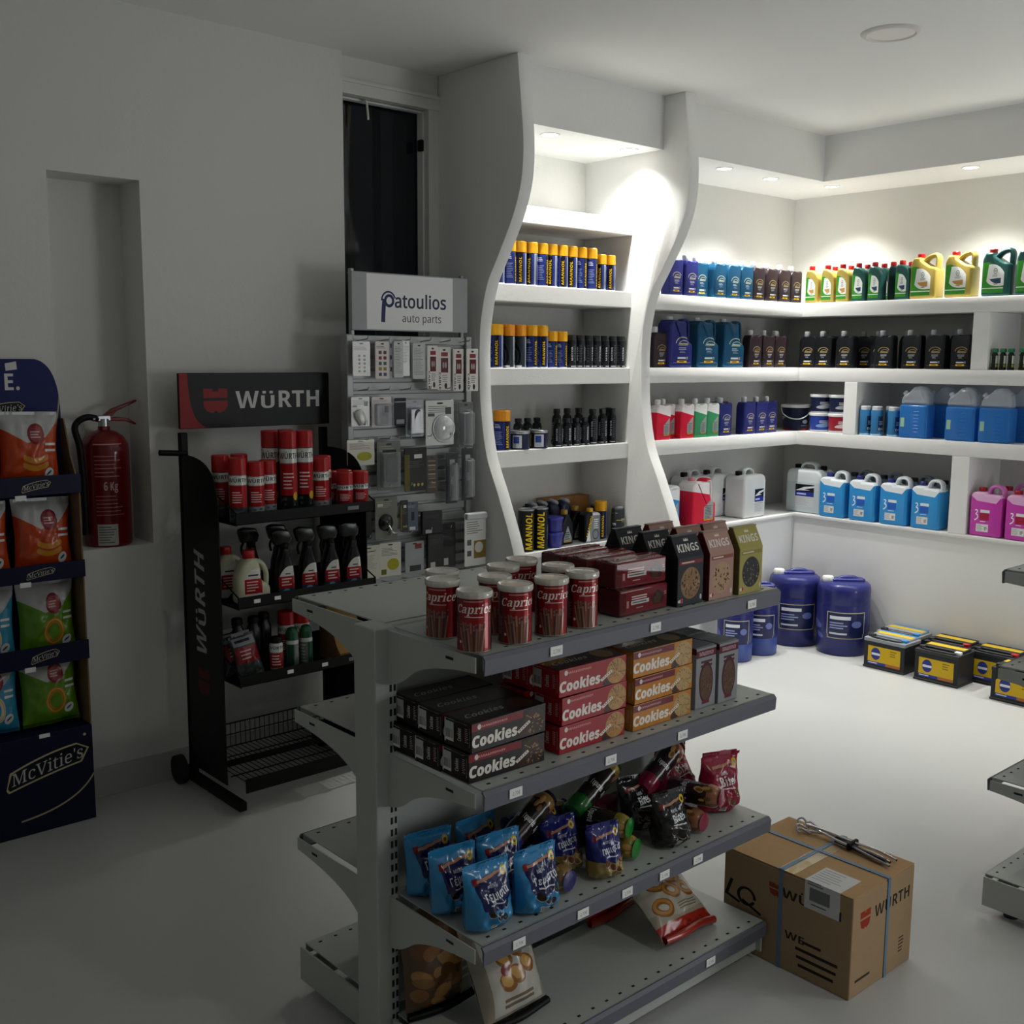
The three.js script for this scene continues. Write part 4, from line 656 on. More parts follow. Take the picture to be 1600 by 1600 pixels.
const breadBag = proto('bread_ring_bag', 'bag', o => { obj('bag', bag(.23, .2, .07, 'pillow', 9.2), foil(breadTex), o); obj('fold', tube([[-.112, .004, .004], [-.04, .0, .012], [.04, .006, .01], [.112, .002, .002]], .011, 16, 8), mat(0xa8281c, .3, { clearcoat: .4 }), o); });
put(breadBag, [2.16, G[3] + .001, -1.705], 0, 'clear bag of bread rings with red hem on the gondola base', 'bread ring bags', [-.95, .12, 0]);
put(breadBag, [2.10, G[3] + .001, -1.925], 0, 'second bag of bread rings standing behind the first under the shelf', 'bread ring bags', [-.12, .1, 0]);
const ruskTex = T(512, 512, (c, w, h) => { rect(c, '#8f877b', 0, 0, w, h); rect(c, '#b9b6ae', 60, 40, 400, 420); for (const [x, y] of [[190, 210], [300, 180], [260, 300], [360, 270], [180, 320]]) { disc(c, '#8f5a22', x, y, 62, 46, .4); disc(c, '#c79a52', x - 6, y - 8, 44, 30, .4); } disc(c, '#7e2318', 180, 260, 40, 30); disc(c, '#a8a43a', 340, 90, 60, 24); lines(c, '#6c5a44', 130, 396, 250, 2, 26, 15, .2, true); rect(c, '#2a2622', 0, 474, w, 38); });
const goldTex = T(512, 512, (c, w, h) => { rect(c, '#57402a', 0, 0, w, h); for (let i = 0; i < 34; i++) disc(c, ['#8a5f30', '#6b4420', '#a87a44'][i % 3], rr(20, 490), rr(60, 460), rr(40, 74), rr(26, 50), rr(-.5, .5)); rect(c, '#8d8a82', 396, 0, 116, h); lines(c, '#c9c5bb', 404, 60, 90, 8, 44, 12); rect(c, '#1f1b18', 0, 474, w, 38); });
const ruskBag = proto('rusk_bag', 'bag', o => { obj('bag', bag(.2, .235, .085, 'pillow', 3.7), foil(ruskTex), o); obj('fold', tube([[-.098, .006, .004], [0, .002, .012], [.098, .006, .002]], .009, 16, 8), M.black, o); }), goldBag = proto('rusk_bag', 'bag', o => { obj('bag', bag(.18, .25, .09, 'pillow', 8.8), foil(goldTex), o); obj('fold', tube([[-.088, .006, .004], [0, .002, .012], [.088, .006, .002]], .009, 16, 8), M.black, o); });
put(ruskBag, [1.575, G[3] + .001, -1.735], 0, 'white-labelled bag of rusks leaning back on the gondola base', 'rusk bags', [-.5, .05, 0]);
put(goldBag, [1.462, G[3] + .001, -1.885], 0, 'golden brown bag of rusks behind the white-labelled one', 'rusk bags', [-.1, -.15, .04]);

// ================================================================ cardboard box on the floor with a tool on top
{
  const logo = (c, x, y, s, col) => { rect(c, col, x, y, s, s * .42); shape(c, col, [[x, y + s * .54], [x + s, y + s * .54], [x + s * .9, y + s * .96], [x + s * .62, y + s * 1.12], [x + s * .5, y + s], [x + s * .38, y + s * 1.12], [x + s * .1, y + s * .96]]); rect(c, '#8a6a48', x + s * .4, y, s * .2, s * .14); };
  const left = T(512, 512, (c, w, h) => {
    rect(c, '#a38a6c', 0, 0, w, h); for (let i = 0; i < 400; i++) rect(c, i % 2 ? '#987f62' : '#ad9476', rr(0, w), rr(0, h), rr(6, 40), 1);
    logo(c, 190, 78, 62, '#8a3a22'); txt(c, 'WÜRTH', 360, 108, 66, '#2a2420'); txt(c, 'WE', 300, 318, 54, '#2a2420'); lines(c, '#2a2420', 330, 316, 110, 1, 10, 14); lines(c, '#2a2420', 300, 360, 170, 3, 42, 16, .3, true);
    c.strokeStyle = '#181818'; c.lineWidth = 13; c.beginPath(); c.moveTo(34, 150); c.lineTo(12, 240); c.lineTo(70, 262); c.stroke(); ring(c, '#181818', 98, 214, 34, 44, 12, .4, 6.4); c.beginPath(); c.moveTo(80, 240); c.lineTo(160, 282); c.stroke();
  });
  const right = T(512, 512, (c, w, h) => { rect(c, '#a68c6c', 0, 0, w, h); for (let i = 0; i < 400; i++) rect(c, i % 2 ? '#9b8162' : '#b09676', rr(0, w), rr(0, h), rr(6, 40), 1); logo(c, 60, 84, 84, '#9a3420'); txt(c, 'WÜRTH', 330, 124, 86, '#2a2420'); rect(c, '#3a302a', 40, 426, 120, 14); lines(c, '#4a3e34', 400, 350, 50, 5, 18, 8); });
  const top = T(256, 256, (c, w, h) => { rect(c, '#b3926a', 0, 0, w, h); for (let i = 0; i < 260; i++) rect(c, i % 2 ? '#a98860' : '#bb9a72', rr(0, w), rr(0, h), 1, rr(6, 40)); });
  const bw = .312, bh = .282, bd = .408, o = thing('cardboard_box', 'strapped brown cardboard box on the floor beside the gondola end', 'box', [2.402 + bw / 2, 0, -1.372 - bd / 2]);
  const fl = printed(left, .9), fr = printed(right, .9), ft = printed(top, .9);
  const body = obj('body', rb(bw, bh - .004, bd, .004, 0, bh / 2 - .002, 0, 1), [fr, fl, ft, ft, fr, fr], o);
  obj('flap', rb(bw - .002, .003, bd / 2 - .002, .001, 0, bh - .0015, bd / 4, 1), ft, o); obj('flap', rb(bw - .002, .003, bd / 2 - .002, .001, 0, bh - .0015, -bd / 4, 1), ft, o);
  obj('tape', [rb(bw, .0008, .05, .0003, 0, bh + .0006, 0, 1)], mat(0xb9a07c, .15, { clearcoat: .6 }), o);
  const strap = mat(0x5f7f9c, .35), sx = bw / 2 + .0012, sz = bd / 2 + .0012;
  obj('strap', [bx(-sx, sx, bh + .001, bh + .0026, -.02, -.007), bx(-sx - .001, -sx, .0, bh + .002, -.02, -.007), bx(sx, sx + .001, 0, bh + .002, -.02, -.007)], strap, o, 'blue strap across the width');
  obj('strap', [bx(.012, .025, bh + .001, bh + .003, -sz, sz), bx(.012, .025, 0, bh + .002, sz, sz + .001), bx(.012, .025, 0, bh + .002, -sz - .001, -sz)], strap, o, 'blue strap along the length');
  const sheet = T(256, 256, (c, w, h) => { rect(c, '#cfd0cf', 0, 0, w, h); lines(c, '#8d9092', 14, 14, 200, 6, 16, 4); lines(c, '#6d7072', 20, 122, 120, 2, 12, 6); rect(c, '#74797a', 36, 152, 150, 62); lines(c, '#3c4042', 50, 228, 120, 1, 8, 5); });
  const sm = printed(sheet, .6), lab = obj('shipping_label', [bx(-bw / 2 - .0012, -bw / 2 - .0004, .206, bh + .0016, .06, .165), bx(-bw / 2 - .0012, -bw / 2 + .1, bh + .0008, bh + .0018, .06, .165)], sm, o);
  { const p = lab.geometry.attributes.position, uv = lab.geometry.attributes.uv; for (let i = 0; i < p.count; i++) { const top = p.getY(i) > bh + .0007; uv.setXY(i, (p.getZ(i) - .06) / .105, top && p.getX(i) > -bw / 2 ? .5 + (p.getX(i) + bw / 2) / .2 : Math.max(0, (p.getY(i) - .206) / .15)); } }
  // bundle of wiper arms on top
  const y = bh + .003;
  const a = thing('wiper_arm_bundle', 'bundle of chromed metal wiper arms tied on the cardboard box', 'wiper arms', [2.655, y, -1.565]);
  obj('arm', tube([[.02, .012, -.13], [.0, .014, -.06], [-.012, .012, .02], [0, .01, .1], [-.008, .006, .155]], .004, 24, 8), M.chrome, a); obj('arm', tube([[.008, .018, -.12], [.006, .02, -.05], [.004, .018, .03], [.02, .012, .1], [.018, .006, .16]], .0038, 24, 8), M.chrome, a); obj('arm', tube([[-.012, .008, -.11], [.01, .012, -.03], [-.014, .011, .06], [-.03, .006, .165]], .0036, 24, 8), M.silver, a);
  obj('blade', [bx(-.006, .002, .002, .016, -.02, .15)], M.darkGrey, a).rotation.y = -.12;
  for (const [x, z, h] of [[.02, -.14, .03], [.0, -.132, .018], [.03, -.118, .022], [-.014, -.12, .014]]) obj('hook', tube([[x, .006, z + .03], [x, h * .6, z + .012], [x - .006, h, z], [x - .016, h * .8, z - .008], [x - .02, h * .4, z + .004]], .0032, 14, 6), M.silver, a);
  obj('tie', rb(.05, .022, .012, .004, 0, .012, .035), M.black, a);
}
// ================================================================ barrels, drums and batteries along the wall
{
  const lab = T(1024, 512, (c, w, h) => { rect(c, '#272b6c', 0, 0, w, h); for (const x of [0, 512]) { rect(c, '#b9b48c', x + 170, 196, 250, 190); rect(c, '#1c2352', x + 176, 202, 238, 178); lines(c, '#e3e6ee', x + 190, 224, 130, 1, 10, 24, 0); lines(c, '#9aa3d0', x + 190, 268, 110, 3, 18, 9); rect(c, '#d8dce6', x + 190, 342, 110, 14); disc(c, '#6a76b4', x + 360, 280, 34, 24); disc(c, '#5b68b0', x + 70, 300, 60, 26, .3); disc(c, '#5b68b0', x + 100, 380, 40, 18, .3); } });
  const pl = mat(0x24297a, .35, { clearcoat: .3 });
  const barrel = (r, h, foot) => proto('barrel', 'barrel', o => {
    obj('body', lathe([[0, 0], [r * .93, 0], [r * .96, .01], [r * .96, h * .28], [r, h * .31], [r, h * .66], [r * .985, h * .675], [r, h * .69], [r, h * .86], [r * .97, h * .92], [r * .86, h * .955], [r * .6, h * .965], [0, h * .965]], 40), printed(lab, .35, { clearcoat: .3 }), o);
    obj('handle', [slab(roundPoly([[-r * .55, -.03], [r * .75, -.04], [r * .75, .04], [-r * .55, .03]], .025), .03, .008).rotateX(-PI / 2).translate(0, h * .965, 0).rotateY(-1.17), tube([[-r * .3, h * .965, 0], [-r * .1, h * 1.0, 0], [r * .35, h * 1.0, 0], [r * .55, h * .965, 0]], .014, 16, 10).rotateY(-1.17)], pl, o);
    obj('cap', lathe([[.03, 0], [.032, .004], [.032, .024], [.028, .03], [0, .03]], 24).translate(-r * .26, h * .955, -r * .6), M.white, o);
    if (foot) obj('lower_band', lathe([[r * .97, .004], [r * .985, .008], [r * .985, h * .25], [r * .97, h * .255]], 40), mat(0x3d4f92, .4), o, 'lighter blue band at the bottom');
  });
  const big = barrel(.147, .425, false), slim = barrel(.098, .395, true);
  put(big, [5.455, 0, -3.28], .45, 'big blue oil barrel with white cap in front of the right wall panel', 'big blue oil barrels'); put(big, [5.42, 0, -3.585], .5, 'big blue oil barrel in the room corner, partly behind the slim drum', 'big blue oil barrels');
  put(slim, [5.07, 0, -3.57], .5, 'slim blue drum with lighter foot between the gondola and the corner barrel', 'slim blue drums'); put(slim, [4.85, 0, -3.58], .5, 'slim blue drum mostly hidden behind the gondola goods', 'slim blue drums');
  const front = T(512, 256, (c, w, h) => { rect(c, '#24272b', 0, 0, w, h); rect(c, '#d2ad1c', 50, 40, 412, 150); disc(c, '#2b3a86', 150, 112, 60, 58); rect(c, '#dfe2ea', 96, 104, 110, 22); lines(c, '#7e6a18', 330, 60, 100, 3, 22, 9); rect(c, '#2c3f9c', 50, 190, 230, 26); rect(c, '#b06a3a', 280, 190, 182, 26); lines(c, '#dfe2ea', 60, 198, 160, 1, 8, 8); });
  const batt = (lid, acc, red) => proto('car_battery', 'battery', o => {
    const w = .236, d = .165, h = .148, sideM = mat(0x1f2124, .45);
    obj('case', rb(w, h, d, .004, 0, h / 2, 0, 1), [sideM, sideM, sideM, sideM, printed(front, .4), sideM], o);
    obj('foot_rim', rb(w + .006, .012, d + .006, .003, 0, .0062, 0, 1), sideM, o);
    obj('lid', [rb(w + .004, .02, d + .004, .004, 0, h + .008, 0), rb(w - .02, .014, d * .62, .004, 0, h + .022, -.022)], lid, o);
    obj('top_sticker', rb(w * .86, .0016, d * .3, .0006, 0, h + .0298, -.03, 1), mat(0xd8b51e, .4), o);
    obj('sticker_stripe', rb(w * .9, .0016, d * .16, .0006, 0, h + .0298, -.066, 1), acc, o);
    obj('handle', tube([[-w * .38, h + .02, d * .36], [-w * .3, h + .022, d * .43], [w * .3, h + .022, d * .43], [w * .38, h + .02, d * .36]], .006, 14, 8), sideM, o);
    for (const s of [-1, 1]) obj('terminal', rb(.032, .016, .03, .004, s * w * .4, h + .024, d * .26), s > 0 ? red : sideM, o);
  });
  const dk = mat(0x1c1e21, .45), bBlueB = batt(mat(0x8f9499, .4), mat(0x2f86c8, .4), mat(0x2f86c8, .4)), bBlk = batt(dk, dk, M.white), bRedB = batt(dk, dk, M.red);
  [[bBlueB, 5.345, -2.908, 'grey-lidded car battery with blue stripe in the front row'], [bBlueB, 5.525, -2.94, 'grey-lidded car battery with blue stripe against the wall panel'], [bBlk, 5.335, -2.61, 'black car battery with white terminal in the front row'], [bRedB, 5.525, -2.66, 'black car battery with red terminal against the wall panel'], [bRedB, 5.52, -2.405, 'black car battery with red terminal, farther right against the wall panel'], [bBlk, 5.3, -2.19, 'black car battery in the front row, cut off by the picture edge']].forEach(([p, x, z, t]) => put(p, [x, 0, z], W, t, 'car batteries on the floor'));
}
// ================================================================ black rack of car-care products against the left wall
const wurth = (c, x, y, s, col, skew = 0) => {                       // the wordmark: capital letters, a low U with two dots above it
  txt(c, 'W', x, y, s, col, { align: 'left', skew }); c.font = 'bold ' + s + 'px sans-serif'; const w = c.measureText('W').width;
  c.save(); c.translate(x + w, y + s * .1); c.scale(1, .76); txt(c, 'U', 0, 0, s, col, { align: 'left' }); c.restore(); const u = c.measureText('U').width;
  rect(c, col, x + w + u * .2, y - s * .365, u * .2, s * .11); rect(c, col, x + w + u * .6, y - s * .365, u * .2, s * .11);
  txt(c, 'RTH', x + w + u, y, s, col, { align: 'left', skew }); return w + u + c.measureText('RTH').width;
};
const mark = (c, x, y, s, col, bg) => { rect(c, col, x, y, s, s * .42); rect(c, bg, x + s * .38, y, s * .24, s * .13); shape(c, col, [[x, y + s * .54], [x + s, y + s * .54], [x + s, y + s * .8], [x + s * .86, y + s * 1.02], [x + s * .62, y + s * 1.1], [x + s * .5, y + s * .98], [x + s * .38, y + s * 1.1], [x + s * .14, y + s * 1.02], [x, y + s * .8]]); };
const rackX = 1.77, rack = thing('product_rack', 'black metal display rack on wheels full of red and white car-care products', 'rack', [rackX, 0, -3.85]);
{
  const r = rack, Wd = .62;
  for (const x of [.012, Wd]) obj('post', rb(.028, 1.33, .028, .003, x, .70, -.01), M.black, r);
  const sign = T(1024, 384, (c, w, h) => { rect(c, '#0c0d0e', 0, 0, w, h); c.fillStyle = '#8d1016'; c.beginPath(); c.moveTo(0, 0); c.lineTo(54, 0); c.bezierCurveTo(60, 250, 90, 350, 180, h); c.lineTo(0, h); c.fill(); mark(c, 152, 108, 156, '#8d1218', '#0c0d0e'); wurth(c, 362, 192, 170, '#d2d2ce'); });
  const sf = printed(sign, .45), sb = M.black;
  obj('sign_panel', rb(.645, .207, .016, .003, .312, 1.483, .012, 1), [sb, sb, sb, sb, sf, sb], r);
  const sideT = T(256, 1024, (c, w, h) => { rect(c, '#0d0e0f', 0, 0, w, h); c.save(); c.translate(112, 632); c.rotate(-PI / 2); wurth(c, 0, 0, 96, '#b4b6b7', -.2); c.restore(); mark(c, 78, 676, 80, '#5c1014', '#0d0e0f'); });
  for (const x of [0, Wd + .01]) {
    const s = new THREE.Shape(); s.moveTo(-.01, .08); s.lineTo(-.01, 1.285); s.lineTo(.06, 1.285); s.bezierCurveTo(.2, 1.28, .27, 1.24, .285, 1.12); s.lineTo(.29, .08); s.closePath();
    const g = new THREE.ExtrudeGeometry(s, { depth: .004, bevelEnabled: false, curveSegments: 12 }).rotateY(-PI / 2).translate(x + .002, 0, 0), p = g.attributes.position, uv = g.attributes.uv;
    for (let i = 0; i < p.count; i++) uv.setXY(i, (p.getZ(i) + .01) / .3, (p.getY(i) - .08) / 1.205);
    obj('side_panel', g, x ? M.black : printed(sideT, .5), r);
  }
  obj('handle_bar', bar([-.085, 1.295, -.0], [.02, 1.288, -.0], .011), M.black, r);
  [[1.058, 'tray'], [.755, 'tray'], [.468, 'tray']].forEach(([y], i) => {
    const t = obj('tray', [bx(.02, Wd - .01, y, y + .003, 0, .375), bx(.02, Wd - .01, y, y + .042, .372, .375), bx(.02, Wd - .01, y, y + .05, 0, .003)], M.black, r);
    for (const x of [.022, Wd - .012]) obj('guard_wire', [tube([[x, y + .11, .18], [x, y + .07, .3], [x, y + .042, .374]], .0028, 10, 6), bar([x, y, .0], [x, y, .378], .003), bar([x, y + .042, .374], [x, y, .376], .003)], M.black, t);
    for (const [k, x, w, m] of [[0, .51, .05, M.grey], [1, .095, .026, M.tagWhite], [1, .178, .026, M.tagWhite], [2, .224, .026, M.tagWhite], [2, .373, .026, M.tagWhite], [2, .5, .04, M.grey]]) if (k === i) obj('price_tag', rb(w, .014, .0016, .0006, x, y + .022, .3762), m, t);
  });
  const b = obj('basket', [bar([.02, .11, .0], [Wd, .11, 0], .003), bar([.02, .205, 0], [Wd, .205, 0], .003), bar([.02, .16, 0], [Wd, .16, 0], .0025), bx(.02, Wd - .01, .075, .128, .392, .396), bx(.02, Wd - .01, .1, .125, .17, .175), bar([.02, .105, .09], [Wd, .105, .09], .0025), bar([.02, .105, .28], [Wd, .105, .28], .0025)], M.black, r);
  const wires = []; for (let x = .035; x < Wd; x += .0215) wires.push(bar([x, .11, 0], [x, .205, 0], .0016, 5), bar([x, .108, 0], [x, .108, .395], .0016, 5));
  obj('wires', wires, M.black, b).userData.kind = 'stuff';
  for (const x of [.0, Wd + .01]) { obj('foot', [rb(.032, .036, .48, .006, x, .034, .17)], M.black, r); obj('wheel', [cyl(.056, .026, 0, -.013, 0, 28).rotateZ(PI / 2).translate(x + (x ? -.03 : -.036), .056, -.035), bar([x - .045, .056, -.035], [x + .045, .056, -.035], .012)], mat(0x161616, .7), r); }
}
// products on the rack
const careTex = (low, dot) => T(512, 512, (c, w, h) => { rect(c, '#7c8085', 0, 0, w, h); for (const x of [0, 256]) { rect(c, '#a31419', x + 30, 120, 196, 230); rect(c, low, x + 30, 350, 196, 162); lines(c, '#e3c9c6', x + 66, 186, 120, 5, 26, 11); if (dot) disc(c, '#c9a21c', x + 190, 356, 30); for (let i = 0; i < 14; i++) disc(c, i % 2 ? '#555a60' : '#1d2024', x + rr(40, 210), rr(370, 500), rr(8, 26), rr(4, 14)); } rect(c, '#d6d6d2', 0, 14, w, 100); for (const x of [0, 256]) txt(c, 'WÜRTH', x + 128, 64, 58, '#3a3d40'); });
const careCan = (h, capH, low, dot) => proto('care_spray_can', 'spray can', o => { obj('body', canBody(.0318, h - capH + .004), printed(careTex(low, dot), .32, { metalness: .2 }), o); obj('cap', capShape(.0318, capH).translate(0, h - capH, 0), M.red, o); });
const can32 = careCan(.318, .062, '#141617', true), can24 = careCan(.232, .062, '#3c3f42', false), can22 = careCan(.214, .052, '#8d9296', false), can15 = careCan(.152, .048, '#3a3d40', false);
const yT = 1.062, F = -3.53;
[[can24, 1.842, F, 'at the left end of the front row'], [can22, 1.912, F, 'second in the front row'], [can22, 1.978, F - .03, 'third in the front row, darker']].forEach(([p, x, z, t], i) => put(p, [x - .012, yT, z], PI / 2 - .4 + .12 * i, 'medium red-capped spray can on the black rack, ' + t, 'red-capped rack cans'));
[[2.036, F], [2.104, F], [2.0, F - .07], [2.068, F - .075]].forEach(([x, z], i) => put(can32, [x, yT, z], PI / 2 - .4, 'tallest red-capped spray can on the black rack, ' + ['front left', 'front right', 'rear left', 'rear right'][i] + ' of four', 'tall red-capped rack cans'));
[[2.172, F, 'right of the tall ones'], [2.22, F - .06, 'behind the gap right of the tall ones']].forEach(([x, z, t]) => put(can22, [x, yT, z], PI / 2 - .4, 'medium red-capped spray can on the black rack, ' + t, 'red-capped rack cans'));
[[2.285, F], [2.355, F], [2.262, F - .075], [2.33, F - .075]].forEach(([x, z], i) => put(can15, [x - .006, yT, z], PI / 2 - .4, 'short red-capped spray can at the right of the top rack tray, ' + ['front left', 'front right', 'rear left', 'rear right'][i], 'short red-capped rack cans'));
[[1.83, -3.66], [1.905, -3.66], [2.17, -3.66]].forEach(([x, z], i) => put(can24, [x, yT, z], PI / 2 - .4, 'red-capped spray can in the back row of the top rack tray, ' + nth(i), 'red-capped rack cans'));
const jugTex = T(512, 512, (c, w, h) => { rect(c, '#c9c9ae', 0, 0, w, h); c.fillStyle = '#d9d9d2'; c.beginPath(); c.moveTo(110, 210); c.quadraticCurveTo(180, 100, 360, 110); c.lineTo(370, 512); c.lineTo(110, 512); c.fill(); lines(c, '#3a3d3a', 160, 174, 160, 1, 8, 18, .1); rect(c, '#a8141a', 104, 226, 270, 166); lines(c, '#e6d2d0', 136, 252, 190, 4, 32, 13); disc(c, '#e4e4e0', 300, 440, 90, 46, -.3); disc(c, '#34373a', 290, 470, 90, 34, -.3); });
const washJug = proto('shampoo_jug', 'jug', o => {
  const w = .125, h = .185, t = printed(jugTex, .35);
  obj('body', slab(roundPoly([[-w / 2, 0], [w / 2, 0], [w / 2, h * .34], [w * .22, h * .46], [w * .2, h * .76], [w * .1, h * .9], [-w * .22, h * .9], [-w * .4, h * .72], [-w / 2, h * .5]], .016), .075, .016), t, o);
  obj('handle', grip([[w * .1, h * .84], [w * .3, h * .78], [w * .44, h * .6], [w * .45, h * .4], [w * .42, h * .26]], .0095, .024), mat(0xc9c9ae, .35), o);
  obj('cap', lathe([[.0215, 0], [.0225, .002], [.0225, .026], [.02, .03], [0, .03]], 22).translate(-w * .06, h * .89, 0), M.red, o);
});
put(washJug, [1.878, .759, -3.54], -.15, 'cream jug with red cap and handle on the middle rack tray, in front', 'cream jugs with red caps'); put(washJug, [1.85, .759, -3.665], -.15, 'cream jug with red cap behind the front one, half hidden', 'cream jugs with red caps');
const sprayTex = T(256, 512, (c, w, h) => { rect(c, '#101113', 0, 0, w, h); c.fillStyle = '#d9d9d4'; c.beginPath(); c.moveTo(30, 290); c.quadraticCurveTo(90, 170, 214, 190); c.lineTo(226, 290); c.fill(); rect(c, '#a31218', 22, 290, 206, 120); lines(c, '#e6cfcd', 56, 310, 140, 3, 30, 13); rect(c, '#2f4a5e', 16, 410, 216, 96); disc(c, '#6f97ae', 120, 440, 46, 26); lines(c, '#3a3d3a', 104, 260, 70, 1, 9, 12, 0); });
const trigger = proto('trigger_spray', 'spray bottle', o => {
  obj('body', slab(roundPoly([[-.038, 0], [.038, 0], [.036, .06], [.03, .12], [.015, .17], [.014, .19], [-.014, .19], [-.015, .17], [-.03, .12], [-.036, .06]], .012), .052, .014), printed(sprayTex, .3, { clearcoat: .4 }), o);
  obj('collar', cyl(.017, .02, 0, .185, 0, 18), M.black, o);
  obj('head', slab(roundPoly([[-.05, .232], [-.04, .2], [.022, .2], [.03, .225], [.018, .252], [-.03, .258], [-.052, .25]], .006), .026, .006), M.blackGloss, o);
  obj('lever', tube([[-.028, .205, 0], [-.038, .18, 0], [-.034, .155, 0]], .005, 10, 7), M.black, o);
});
[[1.945, -3.66, 'behind the cream jug'], [2.018, -3.545, 'right beside the cream jug'], [2.117, -3.545, 'second from the cream jug'], [2.217, -3.545, 'third from the cream jug'], [2.315, -3.545, 'at the right end'], [2.07, -3.67, 'in the back row']].forEach(([x, z, t]) => put(trigger, [x, .759, z], -.12, 'black trigger spray bottle with red label, middle rack tray, ' + t, 'black trigger spray bottles'));
// lower tray
const tubeCan = proto('grease_can', 'can', o => { obj('body', lathe([[0, 0], [.023, 0], [.025, .003], [.025, .118], [.02, .128]], 22), printed(T(256, 256, (c, w, h) => { rect(c, '#8e9094', 0, 0, w, h); rect(c, '#d9d9d6', 0, 0, w, 70); for (const x of [0, 128]) { rect(c, '#9d1218', x + 14, 76, 100, 110); lines(c, '#e6d2d0', x + 30, 92, 68, 4, 22, 9); txt(c, 'WÜRTH', x + 64, 36, 30, '#3a3d40'); } rect(c, '#3c3560', 0, 200, w, 56); }), .35), o); obj('cap', lathe([[.021, .122], [.021, .142], [.018, .148], [0, .148]], 20), M.black, o); });
put(tubeCan, [1.962, .472, -3.52], PI / 2 - .4, 'short white and red can with black cap at the front of the lowest rack tray', '');
const darkFlask = proto('dark_flask', 'bottle', o => { obj('body', lathe([[0, 0], [.026, 0], [.028, .003], [.028, .16], [.018, .18], [.018, .19]], 20), mat(0x121315, .3), o); obj('cap', lathe([[.021, .186], [.021, .205], [.018, .21], [0, .21]], 18), M.black, o); });
[[1.868, -3.64], [1.93, -3.63], [1.99, -3.66]].forEach(([x, z], i) => put(darkFlask, [x, .472, z], 0, 'plain black bottle in the back of the lowest rack tray, ' + nth(i), 'plain black bottles on the rack'));
const greenCan = proto('lube_can', 'can', o => { obj('body', lathe([[0, 0], [.0235, 0], [.025, .003], [.025, .12], [.019, .132]], 22), printed(T(256, 256, (c, w, h) => { rect(c, '#6f7570', 0, 0, w, h); for (const x of [0, 128]) { rect(c, '#1c4a34', x + 66, 0, 40, h); lines(c, '#b9bdb9', x + 12, 60, 44, 6, 24, 8); } rect(c, '#c2c5c2', 0, 12, w, 30); }), .3, { metalness: .4 }), o); obj('cap', lathe([[.024, .125], [.024, .152], [.016, .168], [.009, .172], [0, .172]], 20), mat(0x14502f, .35), o); });
[[2.032, -3.525], [2.092, -3.525]].forEach(([x, z], i) => put(greenCan, [x, .472, z], .3 + i, 'grey and green can with pointed green cap on the lowest rack tray, ' + ['left', 'right'][i], 'green-capped cans'));
[[2.062, -3.62], [2.125, -3.61]].forEach(([x, z], i) => put(can22, [x, .472, z], PI / 2 - .4, 'red-capped can behind the green-capped ones on the lowest rack tray, ' + ['left', 'right'][i], 'red-capped rack cans'));
{
  const flat = T(256, 256, (c, w, h) => { rect(c, '#3c3f40', 0, 0, w, h); rect(c, '#8f969a', 20, 16, 216, 50); lines(c, '#2c3032', 40, 30, 150, 1, 8, 16, 0); rect(c, '#8d1420', 16, 76, 224, 96); lines(c, '#d8a8a8', 60, 96, 130, 3, 22, 8); for (let i = 0; i < 16; i++) disc(c, '#4d5256', rr(20, 230), rr(186, 244), rr(8, 24), rr(5, 12)); });
  const wipe = proto('wipe_pack', 'pack', o => { obj('bag', bag(.1, .16, .045, 'pillow', 5.5), foil(flat), o); obj('hang_flap', rb(.07, .014, .002, .0008, 0, .163, 0), M.grey, o); });
  put(wipe, [1.868, .476, -3.53], -.15, 'red and grey soft pack leaning at the front left of the lowest rack tray', 'soft packs on the rack', [-.3, -.15, .12]); put(wipe, [1.85, .476, -3.6], -.1, 'red and grey soft pack behind the front one at the rack side', 'soft packs on the rack', [-.22, -.1, .1]);
  const s = new THREE.Shape(); s.moveTo(-.075, 0); s.lineTo(.075, 0); s.lineTo(.075, .04); s.quadraticCurveTo(.05, .055, .03, .11); s.quadraticCurveTo(.0, .19, -.03, .212); s.lineTo(-.075, .212); s.closePath();
  const o = thing('cardboard_dispenser', 'brown cardboard dispenser with curved front at the right of the lowest rack tray', 'dispenser', [2.285, .472, -3.57]);
  obj('body', toCreasedNormals(new THREE.ExtrudeGeometry(s, { depth: .12, bevelEnabled: false, curveSegments: 10 }).rotateY(-PI / 2).translate(.06, 0, 0), .5), mat(0x8a6a38, .85), o); obj('logo', slab(roundPoly([[-.012, 0], [.012, 0], [.01, -.014], [0, -.02], [-.01, -.014]], .002), .001, 0).rotateX(-.36).translate(-.01, .15, .0205), mat(0x5a4020, .8), o); obj('label', rb(.05, .012, .0015, .0005, .02, .018, .0755), M.tagWhite, o);
}
